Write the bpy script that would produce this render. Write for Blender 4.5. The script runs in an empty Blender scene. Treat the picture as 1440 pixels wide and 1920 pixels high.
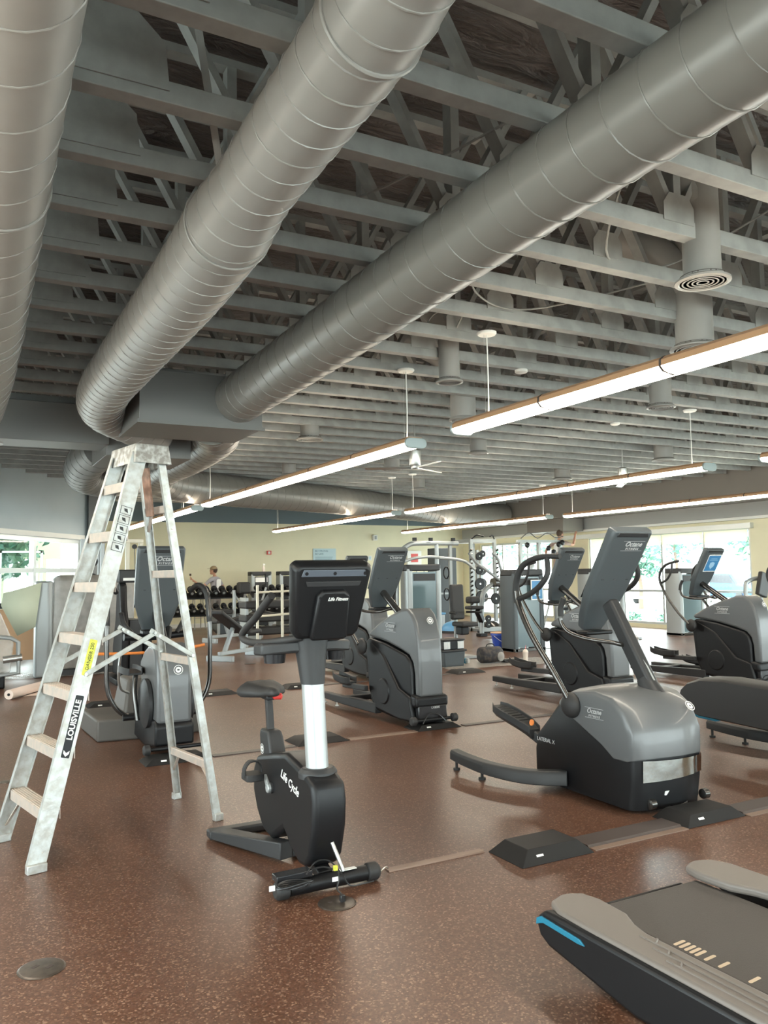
import bpy, bmesh, math, random
from mathutils import Vector, Matrix
random.seed(7)
PI = math.pi
sc = bpy.context.scene
COL = sc.collection
# ------------------------------------------------------------------ camera
cam_d = bpy.data.cameras.new('camera'); cam = bpy.data.objects.new('camera', cam_d); COL.objects.link(cam)
sc.camera = cam
cam_d.sensor_fit = 'VERTICAL'; cam_d.sensor_height = 24.0; cam_d.lens = 24.0 * 1523 / 1920
cam_d.clip_start = 0.05; cam_d.clip_end = 300
# rows below: world x, y, z components of the camera's right / up / back axes
Rw = Matrix(((0.88176947, -0.02165582, -0.47118323), (-0.47140778, -0.07443281, -0.87876872), (-0.01604103, 0.99699086, -0.0758413)))
cam.matrix_world = Matrix.Translation((0, 0, 1.5)) @ Rw.to_4x4()
# ------------------------------------------------------------------ light and exposure
sc.view_settings.view_transform = 'Standard'; sc.view_settings.look = 'None'
sc.view_settings.gamma = 1.0; sc.view_settings.use_curve_mapping = False
sc.view_settings.exposure = 1.05
w = bpy.data.worlds.new('sky'); sc.world = w; w.use_nodes = True
bg = w.node_tree.nodes['Background']
WORLD = 6.4
bg.inputs['Color'].default_value = (0.90, 0.965, 1.0, 1); bg.inputs['Strength'].default_value = WORLD
def portal(loc, rot, sx, sy):
    l = bpy.data.lights.new('window_daylight', 'AREA'); l.shape = 'RECTANGLE'; l.size = sx; l.size_y = sy
    l.cycles.is_portal = True
    o = bpy.data.objects.new('window_daylight', l); COL.objects.link(o); o.location = loc; o.rotation_euler = rot
XW = 16.0       # window wall
YB = 24.0       # back wall
YF = -6.0       # wall behind the camera
XL = -5.0       # wall to the left of the camera
H = 3.55        # underside of the trusses
portal((XW + .1, 14.5, 1.35), (0, PI / 2, 0), 2.4, 17.0)
portal((6.0, YF - .1, 1.5), (-PI / 2, 0, 0), 18.0, 2.6)
portal((XL - .1, 3.0, 1.5), (0, -PI / 2, 0), 2.6, 14.0)
UPL = 7.0
LAMP = 12.0     # lens emission of the hanging lights
# ------------------------------------------------------------------ materials
def mat(name, col, rough=.5, metal=0., noise=0., nscale=20., bump=0., bscale=60., spec=.5, coat=0., emis=None, estr=0., col2=None):
    m = bpy.data.materials.new(name); m.use_nodes = True
    nt = m.node_tree; p = nt.nodes['Principled BSDF']
    p.inputs['Base Color'].default_value = (*col, 1); p.inputs['Roughness'].default_value = rough
    p.inputs['Metallic'].default_value = metal; p.inputs['Specular IOR Level'].default_value = spec
    if coat: p.inputs['Coat Weight'].default_value = coat
    if emis: p.inputs['Emission Color'].default_value = (*emis, 1); p.inputs['Emission Strength'].default_value = estr
    if noise or bump:
        tc = nt.nodes.new('ShaderNodeTexCoord')
    if noise:
        n = nt.nodes.new('ShaderNodeTexNoise'); n.inputs['Scale'].default_value = nscale; n.inputs['Detail'].default_value = 6
        nt.links.new(tc.outputs['Object'], n.inputs['Vector'])
        mx = nt.nodes.new('ShaderNodeMix'); mx.data_type = 'RGBA'
        c2 = col2 or tuple(min(1, c * (1 - noise)) for c in col)
        mx.inputs[6].default_value = (*col, 1); mx.inputs[7].default_value = (*c2, 1)
        rp = nt.nodes.new('ShaderNodeMapRange'); rp.inputs[1].default_value = .4; rp.inputs[2].default_value = .65
        nt.links.new(n.outputs['Fac'], rp.inputs[0]); nt.links.new(rp.outputs[0], mx.inputs[0])
        nt.links.new(mx.outputs[2], p.inputs['Base Color'])
    if bump:
        b = nt.nodes.new('ShaderNodeTexNoise'); b.inputs['Scale'].default_value = bscale; b.inputs['Detail'].default_value = 3
        nt.links.new(tc.outputs['Object'], b.inputs['Vector'])
        bm_ = nt.nodes.new('ShaderNodeBump'); bm_.inputs['Strength'].default_value = bump; bm_.inputs['Distance'].default_value = .02
        nt.links.new(b.outputs['Fac'], bm_.inputs['Height']); nt.links.new(bm_.outputs['Normal'], p.inputs['Normal'])
    return m
M = {}
def floor_material():
    m = bpy.data.materials.new('speckled_rubber'); m.use_nodes = True; nt = m.node_tree; p = nt.nodes['Principled BSDF']
    N = nt.nodes.new; L = nt.links.new
    tc = N('ShaderNodeTexCoord')
    v = N('ShaderNodeTexVoronoi'); v.inputs['Scale'].default_value = 135; L(tc.outputs['Object'], v.inputs['Vector'])
    sep = N('ShaderNodeSeparateColor'); L(v.outputs['Color'], sep.inputs[0])
    r1 = N('ShaderNodeValToRGB'); e = r1.color_ramp.elements
    e[0].position = 0; e[0].color = (.070, .031, .017, 1); e[1].position = 1; e[1].color = (.27, .165, .11, 1)
    for pos, c in ((.45, (.098, .043, .025, 1)), (.76, (.116, .054, .033, 1)), (.89, (.155, .085, .056, 1))):
        x = e.new(pos); x.color = c
    L(sep.outputs[0], r1.inputs[0])
    n = N('ShaderNodeTexNoise'); n.inputs['Scale'].default_value = .9; n.inputs['Detail'].default_value = 5; L(tc.outputs['Object'], n.inputs['Vector'])
    mr = N('ShaderNodeMapRange'); mr.inputs[1].default_value = .3; mr.inputs[2].default_value = .7; mr.inputs[3].default_value = .85; mr.inputs[4].default_value = 1.18
    L(n.outputs['Fac'], mr.inputs[0])
    mx = N('ShaderNodeMix'); mx.data_type = 'RGBA'; mx.blend_type = 'MULTIPLY'; mx.inputs[0].default_value = 1
    L(r1.outputs[0], mx.inputs[6]); cb = N('ShaderNodeCombineColor')
    for i in range(3): L(mr.outputs[0], cb.inputs[i])
    L(cb.outputs[0], mx.inputs[7]); L(mx.outputs[2], p.inputs['Base Color'])
    n2 = N('ShaderNodeTexNoise'); n2.inputs['Scale'].default_value = .8; n2.inputs['Detail'].default_value = 1; L(tc.outputs['Object'], n2.inputs['Vector'])
    m2 = N('ShaderNodeMapRange'); m2.inputs[1].default_value = .3; m2.inputs[2].default_value = .75; m2.inputs[3].default_value = .30; m2.inputs[4].default_value = .37; p.inputs['Specular IOR Level'].default_value = .46
    L(n2.outputs['Fac'], m2.inputs[0]); L(m2.outputs[0], p.inputs['Roughness'])
    return m
def glass_material():
    m = bpy.data.materials.new('window_glass'); m.use_nodes = True; nt = m.node_tree; nt.nodes.clear()
    o = nt.nodes.new('ShaderNodeOutputMaterial'); mx = nt.nodes.new('ShaderNodeMixShader')
    t = nt.nodes.new('ShaderNodeBsdfTransparent'); g = nt.nodes.new('ShaderNodeBsdfGlossy')
    t.inputs['Color'].default_value = (.90, .98, .96, 1); g.inputs['Roughness'].default_value = .02; mx.inputs[0].default_value = .06
    nt.links.new(t.outputs[0], mx.inputs[1]); nt.links.new(g.outputs[0], mx.inputs[2])
    nt.links.new(mx.outputs[0], o.inputs['Surface'])
    return m
def plastic_sheet_material(name, col, alpha):
    m = mat(name, col, .25, noise=.2, nscale=6, bump=.5, bscale=9)
    m.node_tree.nodes['Principled BSDF'].inputs['Alpha'].default_value = alpha
    return m
def foil_material():
    m = mat('wrinkled_insulation', (.105, .085, .078), .36, spec=.6)
    nt = m.node_tree; p = nt.nodes['Principled BSDF']; tc = nt.nodes.new('ShaderNodeTexCoord')
    mp = nt.nodes.new('ShaderNodeMapping'); mp.inputs['Scale'].default_value = (1.2, 4, 2); nt.links.new(tc.outputs['Object'], mp.inputs['Vector'])
    n = nt.nodes.new('ShaderNodeTexNoise'); n.inputs['Scale'].default_value = 2.0; n.inputs['Detail'].default_value = 8; n.inputs['Distortion'].default_value = 1.6
    nt.links.new(mp.outputs[0], n.inputs['Vector'])
    b = nt.nodes.new('ShaderNodeBump'); b.inputs['Strength'].default_value = .9; b.inputs['Distance'].default_value = .12
    nt.links.new(n.outputs['Fac'], b.inputs['Height']); nt.links.new(b.outputs['Normal'], p.inputs['Normal'])
    return m
def belt_material():
    return mat('treadmill_belt', (.055, .047, .043), .6, bump=.15, bscale=300)
M['floor'] = floor_material(); M['glass'] = glass_material(); M['foil'] = foil_material()
M['truss'] = mat('grey_painted_timber', (.33, .335, .32), .55, noise=.18, nscale=8)
M['duct'] = mat('grey_painted_duct', (.31, .30, .28), .38, noise=.06, nscale=4, spec=.6)
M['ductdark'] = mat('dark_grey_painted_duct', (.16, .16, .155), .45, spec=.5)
M['cream'] = mat('cream_wall_paint', (.80, .755, .54), .65, noise=.04, nscale=1.5)
M['teal'] = mat('slate_blue_wall_paint', (.13, .175, .20), .6)
M['lightblue'] = mat('pale_blue_wall_paint', (.40, .47, .50), .5, noise=.05, nscale=1)
M['soffit'] = mat('taupe_soffit_paint', (.22, .20, .18), .6)
M['header'] = mat('grey_header_paint', (.42, .42, .40), .6)
M['white'] = mat('white_paint', (.80, .80, .76), .5)
M['shade'] = mat('roller_shade_fabric', (.85, .83, .62), .8)
_nt = M['shade'].node_tree; _t = _nt.nodes.new('ShaderNodeBsdfTranslucent'); _t.inputs['Color'].default_value = (.85, .84, .60, 1); _mx = _nt.nodes.new('ShaderNodeMixShader'); _mx.inputs[0].default_value = .55
_nt.links.new(_nt.nodes['Principled BSDF'].outputs[0], _mx.inputs[1]); _nt.links.new(_t.outputs[0], _mx.inputs[2]); _nt.links.new(_mx.outputs[0], _nt.nodes['Material Output'].inputs['Surface'])
M['alum'] = mat('aluminium_frame', (.62, .65, .65), .35, metal=.6)
M['ladder'] = mat('scuffed_aluminium', (.50, .52, .505), .42, metal=.5, noise=.35, nscale=22, bump=.1, bscale=40, col2=(.40, .385, .35))
M['laddercap'] = mat('paint_splattered_aluminium', (.30, .28, .25), .5, metal=.4, noise=.9, nscale=28, col2=(.62, .62, .60))
M['rung'] = mat('worn_aluminium_step', (.60, .50, .43), .42, metal=.4, noise=.3, nscale=20, col2=(.50, .45, .40))
M['black'] = mat('black_moulded_plastic', (.008, .008, .009), .42, bump=.02, bscale=400, spec=.32)
M['blacksoft'] = mat('black_rubber_grip', (.022, .021, .021), .6, bump=.1, bscale=300)
M['gloss'] = mat('glossy_black_plastic', (.02, .02, .022), .18)
M['char'] = mat('charcoal_plastic', (.028, .028, .029), .48, bump=.02, bscale=300, spec=.4)
M['shroud'] = mat('graphite_painted_plastic', (.100, .103, .105), .36, coat=.15)
M['consoleback'] = mat('slate_grey_plastic', (.075, .085, .090), .42)
M['silver'] = mat('brushed_aluminium_post', (.40, .42, .42), .38, metal=.4)
M['chrome'] = mat('chrome', (.52, .55, .53), .06, metal=1, bump=.25, bscale=7)
M['darksteel'] = mat('dark_steel_tube', (.10, .095, .09), .2, metal=.8)
M['greyframe'] = mat('silver_grey_frame_paint', (.33, .35, .35), .35, metal=.3)
M['smoke'] = mat('smoked_weight_shield', (.10, .15, .165), .2, spec=.6)
M['rubberramp'] = mat('black_rubber_ramp', (.011, .010, .010), .6, spec=.3)
M['stripmetal'] = mat('bronze_floor_strip', (.22, .15, .115), .45, metal=.2)
M['stripdark'] = mat('dark_floor_cover_strip', (.060, .045, .040), .5)
M['discm'] = mat('bronze_floor_outlet', (.10, .08, .065), .35, metal=.5, noise=.3, nscale=30)
M['belt'] = belt_material()
M['deckrail'] = mat('taupe_side_rail', (.16, .138, .122), .45, bump=.03, bscale=300)
M['bluestripe'] = mat('bright_blue_accent', (.015, .16, .25), .4)
M['beige'] = mat('beige_print', (.60, .47, .34), .6)
M['label'] = mat('white_label', (.80, .80, .78), .5)
M['logo'] = mat('pale_logo_print', (.50, .50, .50), .45)
M['logowhite'] = mat('white_logo_print', (.72, .72, .70), .45)
M['yellow'] = mat('yellow_label', (.70, .72, .08), .5, noise=.25, nscale=60)
M['orange'] = mat('orange_plastic', (.80, .24, .05), .45)
M['red'] = mat('red_plastic', (.62, .05, .04), .4)
M['skin'] = mat('skin', (.55, .30, .21), .5)
M['hair'] = mat('brown_hair', (.06, .035, .022), .7)
M['cap'] = mat('khaki_cap', (.36, .27, .16), .7)
M['teegrey'] = mat('grey_tee', (.38, .37, .40), .8)
M['teetaupe'] = mat('taupe_tee', (.36, .27, .24), .8)
M['denim'] = mat('grey_work_trousers', (.25, .23, .22), .8)
M['khaki'] = mat('khaki_trousers', (.33, .25, .20), .8)
M['bluebucket'] = mat('blue_bucket', (.03, .08, .45), .35)
M['ballblue'] = mat('blue_rubber_dome', (.12, .32, .55), .3)
M['sign'] = mat('pale_blue_sign', (.50, .66, .70), .5)
M['signtext'] = mat('grey_blue_lettering', (.12, .22, .30), .5)
M['stickerblue'] = mat('blue_notice', (.05, .22, .45), .4)
M['stickerpale'] = mat('pale_blue_print', (.35, .55, .72), .4)
M['toolgrey'] = mat('light_grey_plastic', (.50, .55, .57), .45)
M['bingrey'] = mat('blue_grey_plastic', (.06, .072, .08), .45)
M['leaf'] = mat('green_foliage', (.10, .24, .17), .7, noise=.5, nscale=6)
M['farwall'] = mat('pale_render', (.20, .22, .16), .8)
M['umber'] = mat('dark_umber_plastic', (.085, .075, .066), .55)
M['ductshaded'] = mat('shaded_grey_painted_duct', (.215, .203, .185), .32, spec=.6)  # same duct paint, its colour darkened to stand for shade
M['trunk'] = mat('bark', (.16, .11, .08), .8)
M['ground'] = mat('pale_concrete', (.70, .70, .66), .8)
M['grass'] = mat('lawn', (.24, .38, .16), .9)
M['carblue'] = mat('blue_car_paint', (.03, .10, .30), .25)
M['carwhite'] = mat('white_car_paint', (.7, .72, .75), .25)
M['sheet'] = plastic_sheet_material('clear_plastic_sheet', (.72, .70, .66), .42)
M['sheetdark'] = plastic_sheet_material('taupe_plastic_sheet', (.30, .28, .255), .9)
M['paper'] = mat('pale_paper_roll', (.80, .66, .58), .7)
M['card'] = mat('cardboard', (.55, .34, .20), .8)
M['greensheet'] = mat('pale_green_board', (.58, .64, .50), .7)
M['cup'] = mat('milky_plastic_cup', (.75, .66, .58), .35)
M['lens'] = mat('lamp_lens', (.9, .9, .85), .5, emis=(1.0, .90, .74), estr=LAMP)
M['uplens'] = mat('lamp_uplight_lens', (.9, .9, .85), .5, emis=(1.0, .88, .70), estr=UPL)
M['lampbody'] = mat('bronze_lamp_housing', (.62, .36, .20), .35, metal=.3)
M['lampcap'] = mat('grey_lamp_end_cap', (.40, .46, .46), .4, metal=.3)
M['steel'] = mat('brushed_steel', (.55, .55, .53), .3, metal=.9)
M['cream2'] = mat('cream_enamel', (.66, .62, .50), .4)
M['bagcamo'] = mat('camouflage_cloth', (.025, .025, .03), .7, noise=.8, nscale=18, col2=(.075, .06, .05))
M['cable'] = mat('black_cable', (.02, .02, .021), .3)
M['walltone'] = mat('off_white_wall_paint', (.62, .60, .52), .7)
# ------------------------------------------------------------------ mesh helpers
V = Vector
def basis(d, up=None):
    d = V(d).normalized(); u = V(up) if up is not None else (V((0, 0, 1)) if abs(d.z) < .95 else V((1, 0, 0)))
    s = d.cross(u).normalized(); t = s.cross(d).normalized()
    return d, s, t
class MB:
    def __init__(s): s.v = []; s.f = []; s.m = []
    def add(s, vs, fs, mi=0):
        n = len(s.v); s.v += [tuple(v) for v in vs]; s.f += [tuple(n + i for i in f) for f in fs]; s.m += [mi] * len(fs); return s
    def box(s, x0, x1, y0, y1, z0, z1, mi=0):
        return s.add([(x0, y0, z0), (x1, y0, z0), (x1, y1, z0), (x0, y1, z0), (x0, y0, z1), (x1, y0, z1), (x1, y1, z1), (x0, y1, z1)],
                     [(0, 3, 2, 1), (4, 5, 6, 7), (0, 1, 5, 4), (1, 2, 6, 5), (2, 3, 7, 6), (3, 0, 4, 7)], mi)
    def cbox(s, c, sz, R=None, mi=0):
        vs = []
        for dz in (-.5, .5):
            for dx, dy in ((-.5, -.5), (.5, -.5), (.5, .5), (-.5, .5)):
                p = V((dx * sz[0], dy * sz[1], dz * sz[2])); p = (R @ p) if R is not None else p; vs.append(p + V(c))
        return s.add(vs, [(0, 3, 2, 1), (4, 5, 6, 7), (0, 1, 5, 4), (1, 2, 6, 5), (2, 3, 7, 6), (3, 0, 4, 7)], mi)
    def beam(s, p, q, w, h, up=None, mi=0, w2=None, h2=None):
        p = V(p); q = V(q); d, a, b = basis(q - p, up); w2 = w2 or w; h2 = h2 or h; vs = []
        for c, ww, hh in ((p, w, h), (q, w2, h2)):
            for i, j in ((-.5, -.5), (.5, -.5), (.5, .5), (-.5, .5)): vs.append(c + a * ww * i + b * hh * j)
        return s.add(vs, [(0, 1, 2, 3), (7, 6, 5, 4), (0, 4, 5, 1), (1, 5, 6, 2), (2, 6, 7, 3), (3, 7, 4, 0)], mi)
    def prism(s, poly, fn, lo, hi, mi=0):
        # poly 2D, fn(a, b, t) -> point
        n = len(poly); vs = [fn(a, b, lo) for a, b in poly] + [fn(a, b, hi) for a, b in poly]
        return s.add(vs, [tuple(range(n - 1, -1, -1)), tuple(range(n, 2 * n))] + [(i, (i + 1) % n, n + (i + 1) % n, n + i) for i in range(n)], mi)
    def side(s, poly, x0, x1, mi=0):     # profile in (y, z), extruded along x; x0/x1 may be functions of (y, z)
        f0 = x0 if callable(x0) else (lambda y, z: x0); f1 = x1 if callable(x1) else (lambda y, z: x1)
        return s.prism(poly, lambda y, z, t: (f0(y, z) if t == 0 else f1(y, z), y, z), 0, 1, mi)
    def tube(s, pts, r, n=10, mi=0, caps=True, closed=False, smooth=0):
        P = [V(p) for p in pts]
        if smooth: P = spline(P, smooth, closed)
        k = len(P); R_ = r if isinstance(r, (list, tuple)) else [r] * k
        if len(R_) != k: R_ = [R_[0] + (R_[-1] - R_[0]) * i / (k - 1) for i in range(k)]
        base = len(s.v); ref = None; rings = []
        for i in range(k):
            if closed: t = P[(i + 1) % k] - P[i - 1]
            else: t = P[min(i + 1, k - 1)] - P[max(i - 1, 0)]
            t.normalize()
            if ref is None: ref = t.orthogonal().normalized()
            ref = (ref - t * ref.dot(t)); ref = ref.normalized() if ref.length > 1e-6 else t.orthogonal().normalized()
            b = t.cross(ref)
            rings.append([P[i] + (ref * math.cos(2 * PI * j / n) + b * math.sin(2 * PI * j / n)) * R_[i] for j in range(n)])
        vs = [v for rg in rings for v in rg]; fs = []
        m = k if closed else k - 1
        for i in range(m):
            a = i * n; c = ((i + 1) % k) * n
            for j in range(n): fs.append((a + j, a + (j + 1) % n, c + (j + 1) % n, c + j))
        if caps and not closed: fs += [tuple(range(n - 1, -1, -1)), tuple(range((k - 1) * n, k * n))]
        return s.add(vs, fs, mi)
    def lathe(s, prof, c=(0, 0, 0), d=(0, 0, 1), n=24, mi=0, sx=1., sy=1.):
        d, a, b = basis(d); c = V(c); vs = []; fs = []
        for r, h in prof:
            for j in range(n): t = 2 * PI * j / n; vs.append(c + d * h + a * r * sx * math.cos(t) + b * r * sy * math.sin(t))
        for i in range(len(prof) - 1):
            for j in range(n): fs.append((i * n + j, (i + 1) * n + j, (i + 1) * n + (j + 1) % n, i * n + (j + 1) % n))
        fs += [tuple(range(n)), tuple(range((len(prof) - 1) * n, len(prof) * n))[::-1]]
        return s.add(vs, fs, mi)
    def ell(s, c, r, n=14, m=8, mi=0, R=None):
        vs = []; fs = []; r = (r, r, r) if not hasattr(r, '__len__') else r
        for i in range(1, m):
            ph = PI * i / m
            for j in range(n):
                t = 2 * PI * j / n; p = V((r[0] * math.sin(ph) * math.cos(t), r[1] * math.sin(ph) * math.sin(t), r[2] * math.cos(ph)))
                vs.append((R @ p if R is not None else p) + V(c))
        top = V((0, 0, r[2])); bot = V((0, 0, -r[2]))
        vs += [(R @ top if R is not None else top) + V(c), (R @ bot if R is not None else bot) + V(c)]
        T = (m - 1) * n; B = T + 1
        for j in range(n):
            fs.append((T, j, (j + 1) % n)); fs.append((B, (m - 2) * n + (j + 1) % n, (m - 2) * n + j))
        for i in range(m - 2):
            for j in range(n): fs.append((i * n + j, (i + 1) * n + j, (i + 1) * n + (j + 1) % n, i * n + (j + 1) % n))
        return s.add(vs, fs, mi)
    def loft(s, rings, mi=0, caps=True, closed=True):
        n = len(rings[0]); vs = [p for r in rings for p in r]; fs = []
        for i in range(len(rings) - 1):
            for j in range(n if closed else n - 1): fs.append((i * n + j, i * n + (j + 1) % n, (i + 1) * n + (j + 1) % n, (i + 1) * n + j))
        if caps: fs += [tuple(range(n - 1, -1, -1)), tuple(range((len(rings) - 1) * n, len(rings) * n))]
        return s.add(vs, fs, mi)
    def mesh(s, name, mats, ang=40, recalc=True):
        me = bpy.data.meshes.new(name); me.from_pydata(s.v, [], s.f)
        mats = mats if isinstance(mats, (list, tuple)) else [mats]
        for m_ in mats: me.materials.append(M[m_] if isinstance(m_, str) else m_)
        me.polygons.foreach_set('material_index', s.m); me.update()
        if recalc:
            b = bmesh.new(); b.from_mesh(me); bmesh.ops.recalc_face_normals(b, faces=b.faces); b.to_mesh(me); b.free()
        me.polygons.foreach_set('use_smooth', [True] * len(me.polygons))
        me.set_sharp_from_angle(angle=math.radians(ang)); me.update()
        return me
    def obj(s, name, mats, parent=None, bevel=0., ang=40, seg=2, loc=None, recalc=True, **tags):
        o = bpy.data.objects.new(name, s.mesh(name, mats, ang, recalc)); COL.objects.link(o)
        if parent is not None: o.parent = parent
        if loc is not None: o.location = loc
        if bevel:
            b = o.modifiers.new('bevel', 'BEVEL'); b.width = bevel; b.segments = seg; b.limit_method = 'ANGLE'; b.angle_limit = math.radians(35)
            b.harden_normals = False
        for k, v_ in tags.items(): o[k] = v_
        return o
def spline(P, k, closed=False):
    out = []; n = len(P)
    for i in range(n if closed else n - 1):
        if closed: a, b, c, d = P[i - 1], P[i], P[(i + 1) % n], P[(i + 2) % n]
        else: a, b, c, d = P[max(i - 1, 0)], P[i], P[i + 1], P[min(i + 2, n - 1)]
        for j in range(k):
            t = j / k; out.append(.5 * ((2 * b) + (c - a) * t + (2 * a - 5 * b + 4 * c - d) * t * t + (3 * b - a - 3 * c + d) * t ** 3))
    if not closed: out.append(P[-1])
    return out
def rrect(w, h, r, n=4, cx=0., cy=0.):
    o = []
    for sx, sy, a0 in ((1, 1, 0), (-1, 1, 90), (-1, -1, 180), (1, -1, 270)):
        for i in range(n + 1):
            a = math.radians(a0 + 90 * i / n); o.append((cx + sx * (w / 2 - r) + r * math.cos(a), cy + sy * (h / 2 - r) + r * math.sin(a)))
    return o
def thing(name, label, cat, loc=(0, 0, 0), rz=0., group=None):
    o = bpy.data.objects.new(name, None); COL.objects.link(o); o.empty_display_size = .1
    o.location = loc; o.rotation_euler = (0, 0, rz); o['label'] = label; o['category'] = cat
    if group: o['group'] = group
    return o
def dup(root, loc, rz=None, label=None, group=None):
    r = root.copy(); COL.objects.link(r); r.location = loc
    if rz is not None: r.rotation_euler = (0, 0, rz)
    if label: r['label'] = label
    if group: r['group'] = group
    kids = [o for o in list(COL.objects) if o.parent is root]
    for ch in kids:
        c = ch.copy(); COL.objects.link(c); c.parent = r
        for g in [o for o in list(COL.objects) if o.parent is ch]:
            d = g.copy(); COL.objects.link(d); d.parent = c
    return r
def text(name, body, size, o, right, up, m, parent, extrude=.0008, shear=0., align='CENTER', label=None, bold=0.):
    cu = bpy.data.curves.new(name, 'FONT'); cu.body = body; cu.size = size; cu.align_x = align; cu.align_y = 'CENTER'; cu.extrude = extrude; cu.shear = shear
    cu.offset = bold; cu.resolution_u = 3
    t = bpy.data.objects.new('t', cu); COL.objects.link(t)
    dg = bpy.context.evaluated_depsgraph_get(); me = bpy.data.meshes.new_from_object(t.evaluated_get(dg)); me.name = name
    bpy.data.objects.remove(t); bpy.data.curves.remove(cu)
    r = V(right).normalized(); u = V(up).normalized(); n = r.cross(u).normalized(); u = n.cross(r)
    mt = Matrix((r, u, n)).transposed().to_4x4(); mt.translation = V(o)
    me.transform(mt); me.materials.clear(); me.materials.append(M[m])
    ob = bpy.data.objects.new(name, me); COL.objects.link(ob)
    if parent is not None: ob.parent = parent
    if label: ob['label'] = label
    return ob
def plate(mb, o, right, up, w, h, t=.002, mi=0, r=None):
    rr = V(right).normalized(); uu = V(up).normalized(); n = rr.cross(uu).normalized(); uu = n.cross(rr)
    pl = rrect(w, h, r or min(w, h) * .12, 3)
    return mb.prism(pl, lambda a, b, q: V(o) + rr * a + uu * b + n * q, 0, t, mi)
def ring_logo(mb, o, right, up, R, t=.0015, mi=0):
    rr = V(right).normalized(); uu = V(up).normalized(); n = rr.cross(uu).normalized(); o = V(o)
    for r0, r1 in ((R, R * .86), (R * .62, R * .30)):
        k = 24; vs = []
        for i in range(k):
            a = 2 * PI * i / k
            for q in (r0, r1):
                e = .62 if (q == R * .30) else 1.
                vs.append(o + rr * q * math.cos(a) + uu * q * math.sin(a) * e + n * t)
        mb.add(vs, [(2 * i, 2 * i + 1, (2 * i + 3) % (2 * k), (2 * i + 2) % (2 * k)) for i in range(k)], mi)
    return mb
def struct(name, mb, mats, bevel=0., **k):
    o = mb.obj(name, mats, None, bevel, **k); o['kind'] = 'structure'; return o
# ================================================================== THE ROOM
def proj(p):
    q = Rw.transposed() @ (V(p) - V((0, 0, 1.5)))
    if q.z > -.3: return None
    return (720 + 1523 * q.x / -q.z, 960 - 1523 * q.y / -q.z)
def inview(p, mg=350):
    a = proj(p); return a is not None and -mg < a[0] < 1440 + mg and -mg < a[1] < 1920 + mg
BE = V((2.79, 19.32, 0)); BD = V((.593, .805, 0))          # pale blue wall: its far end and direction
def bluewall_x(y): return max(XL, BE.x - (BE.y - y) * BD.x / BD.y)
TOPZ = 4.75
struct('floor', MB().box(XL - .3, XW + .3, YF - .3, YB + .3, -.12, 0), 'floor')
struct('ceiling', MB().box(XL - .3, XW + .3, YF - .3, YB + .3, TOPZ, TOPZ + .2), 'foil')
struct('wall_back', MB().box(2.74, XW, YB, YB + .2, 0, TOPZ), 'cream')
struct('trim_1', MB().box(2.9, XW - .02, YB - .05, YB - .002, 3.12, TOPZ), 'teal')
struct('baseboard_back', MB().box(2.9, XW - .02, YB - .03, YB - .002, 0, .12), 'white')
# window wall on the right, built from piers, header and sills round its openings
openings = [(-3.5, 0.5), (1.2, 5.0), (5.8, 10.8), (12.31, 17.6), (19.2, 22.9)]
HZ = 2.43
wr = MB(); y0 = YF
for a, b in openings: wr.box(XW, XW + .22, y0, a, 0, TOPZ); y0 = b
wr.box(XW, XW + .22, y0, YB, 0, TOPZ)
for a, b in openings: wr.box(XW, XW + .22, a, b, HZ, TOPZ); wr.box(XW, XW + .22, a, b, 0, .1)
struct('wall_right', wr, 'cream')
def window(n, plane, a, b, z0, z1, mull, rails=(), t=.06, shade=None, shade_m='shade'):
    # plane(u, z, d) -> world; u along the wall, d through it
    fr = MB()
    def bx(u0, u1, za, zb, d0, d1): fr.add([plane(u, z, d) for z in (za, zb) for u, d in ((u0, d0), (u1, d0), (u1, d1), (u0, d1))],
                                          [(0, 3, 2, 1), (4, 5, 6, 7), (0, 1, 5, 4), (1, 2, 6, 5), (2, 3, 7, 6), (3, 0, 4, 7)])
    bx(a, b, z0, z0 + t, .03, .13); bx(a, b, z1 - t, z1, .03, .13)
    for u in [a + t / 2] + list(mull) + [b - t / 2]: bx(u - t / 2, u + t / 2, z0 + t, z1 - t, .03, .13)
    for z in rails: bx(a + t, b - t, z - t / 2, z + t / 2, .04, .12)
    o = struct('window_%d' % n, fr, 'alum'); o['label'] = 'aluminium window frame in the %s' % ('window wall' if n < 6 else 'side wall')
    g = MB(); g.add([plane(a, z0, .08), plane(b, z0, .08), plane(b, z1, .08), plane(a, z1, .08)], [(0, 1, 2, 3)])
    g.obj('pane', 'glass', o)
    if shade:
        us = [a + t] + list(mull) + [b - t]
        for i in range(len(us) - 1):
            s = MB(); lo, hi = us[i] + .03, us[i + 1] - .03; vs = [plane(u, z, d) for z in (shade, z1 - t) for u, d in ((lo, .015), (hi, .015), (hi, .022), (lo, .022))]
            s.add(vs, [(0, 3, 2, 1), (4, 5, 6, 7), (0, 1, 5, 4), (1, 2, 6, 5), (2, 3, 7, 6), (3, 0, 4, 7)]); s.obj('roller_shade', shade_m, o)
    return o
pr = lambda u, z, d: (XW + d, u, z)
window(1, pr, 12.31, 17.6, .1, HZ, (13.62, 14.94, 16.3), (.95,), shade=2.12)
window(2, pr, 19.2, 22.9, .1, HZ, (20.4, 21.7), (.95,))
window(3, pr, 5.8, 10.8, .1, HZ, (7.4, 9.1), (.95,), shade=2.12)
window(4, pr, 1.2, 5.0, .1, HZ, (3.1,), (.95,))
window(5, pr, -3.5, .5, .1, HZ, (-1.5,), (.95,))
struct('trim_2', MB().box(XW - .16, XW - .002, 8.0, YB - .1, 2.60, 2.66), 'white')
struct('trim_3', MB().box(XW - .08, XW - .003, 8.0, YB - .1, 2.67, 2.98), 'header')
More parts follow.
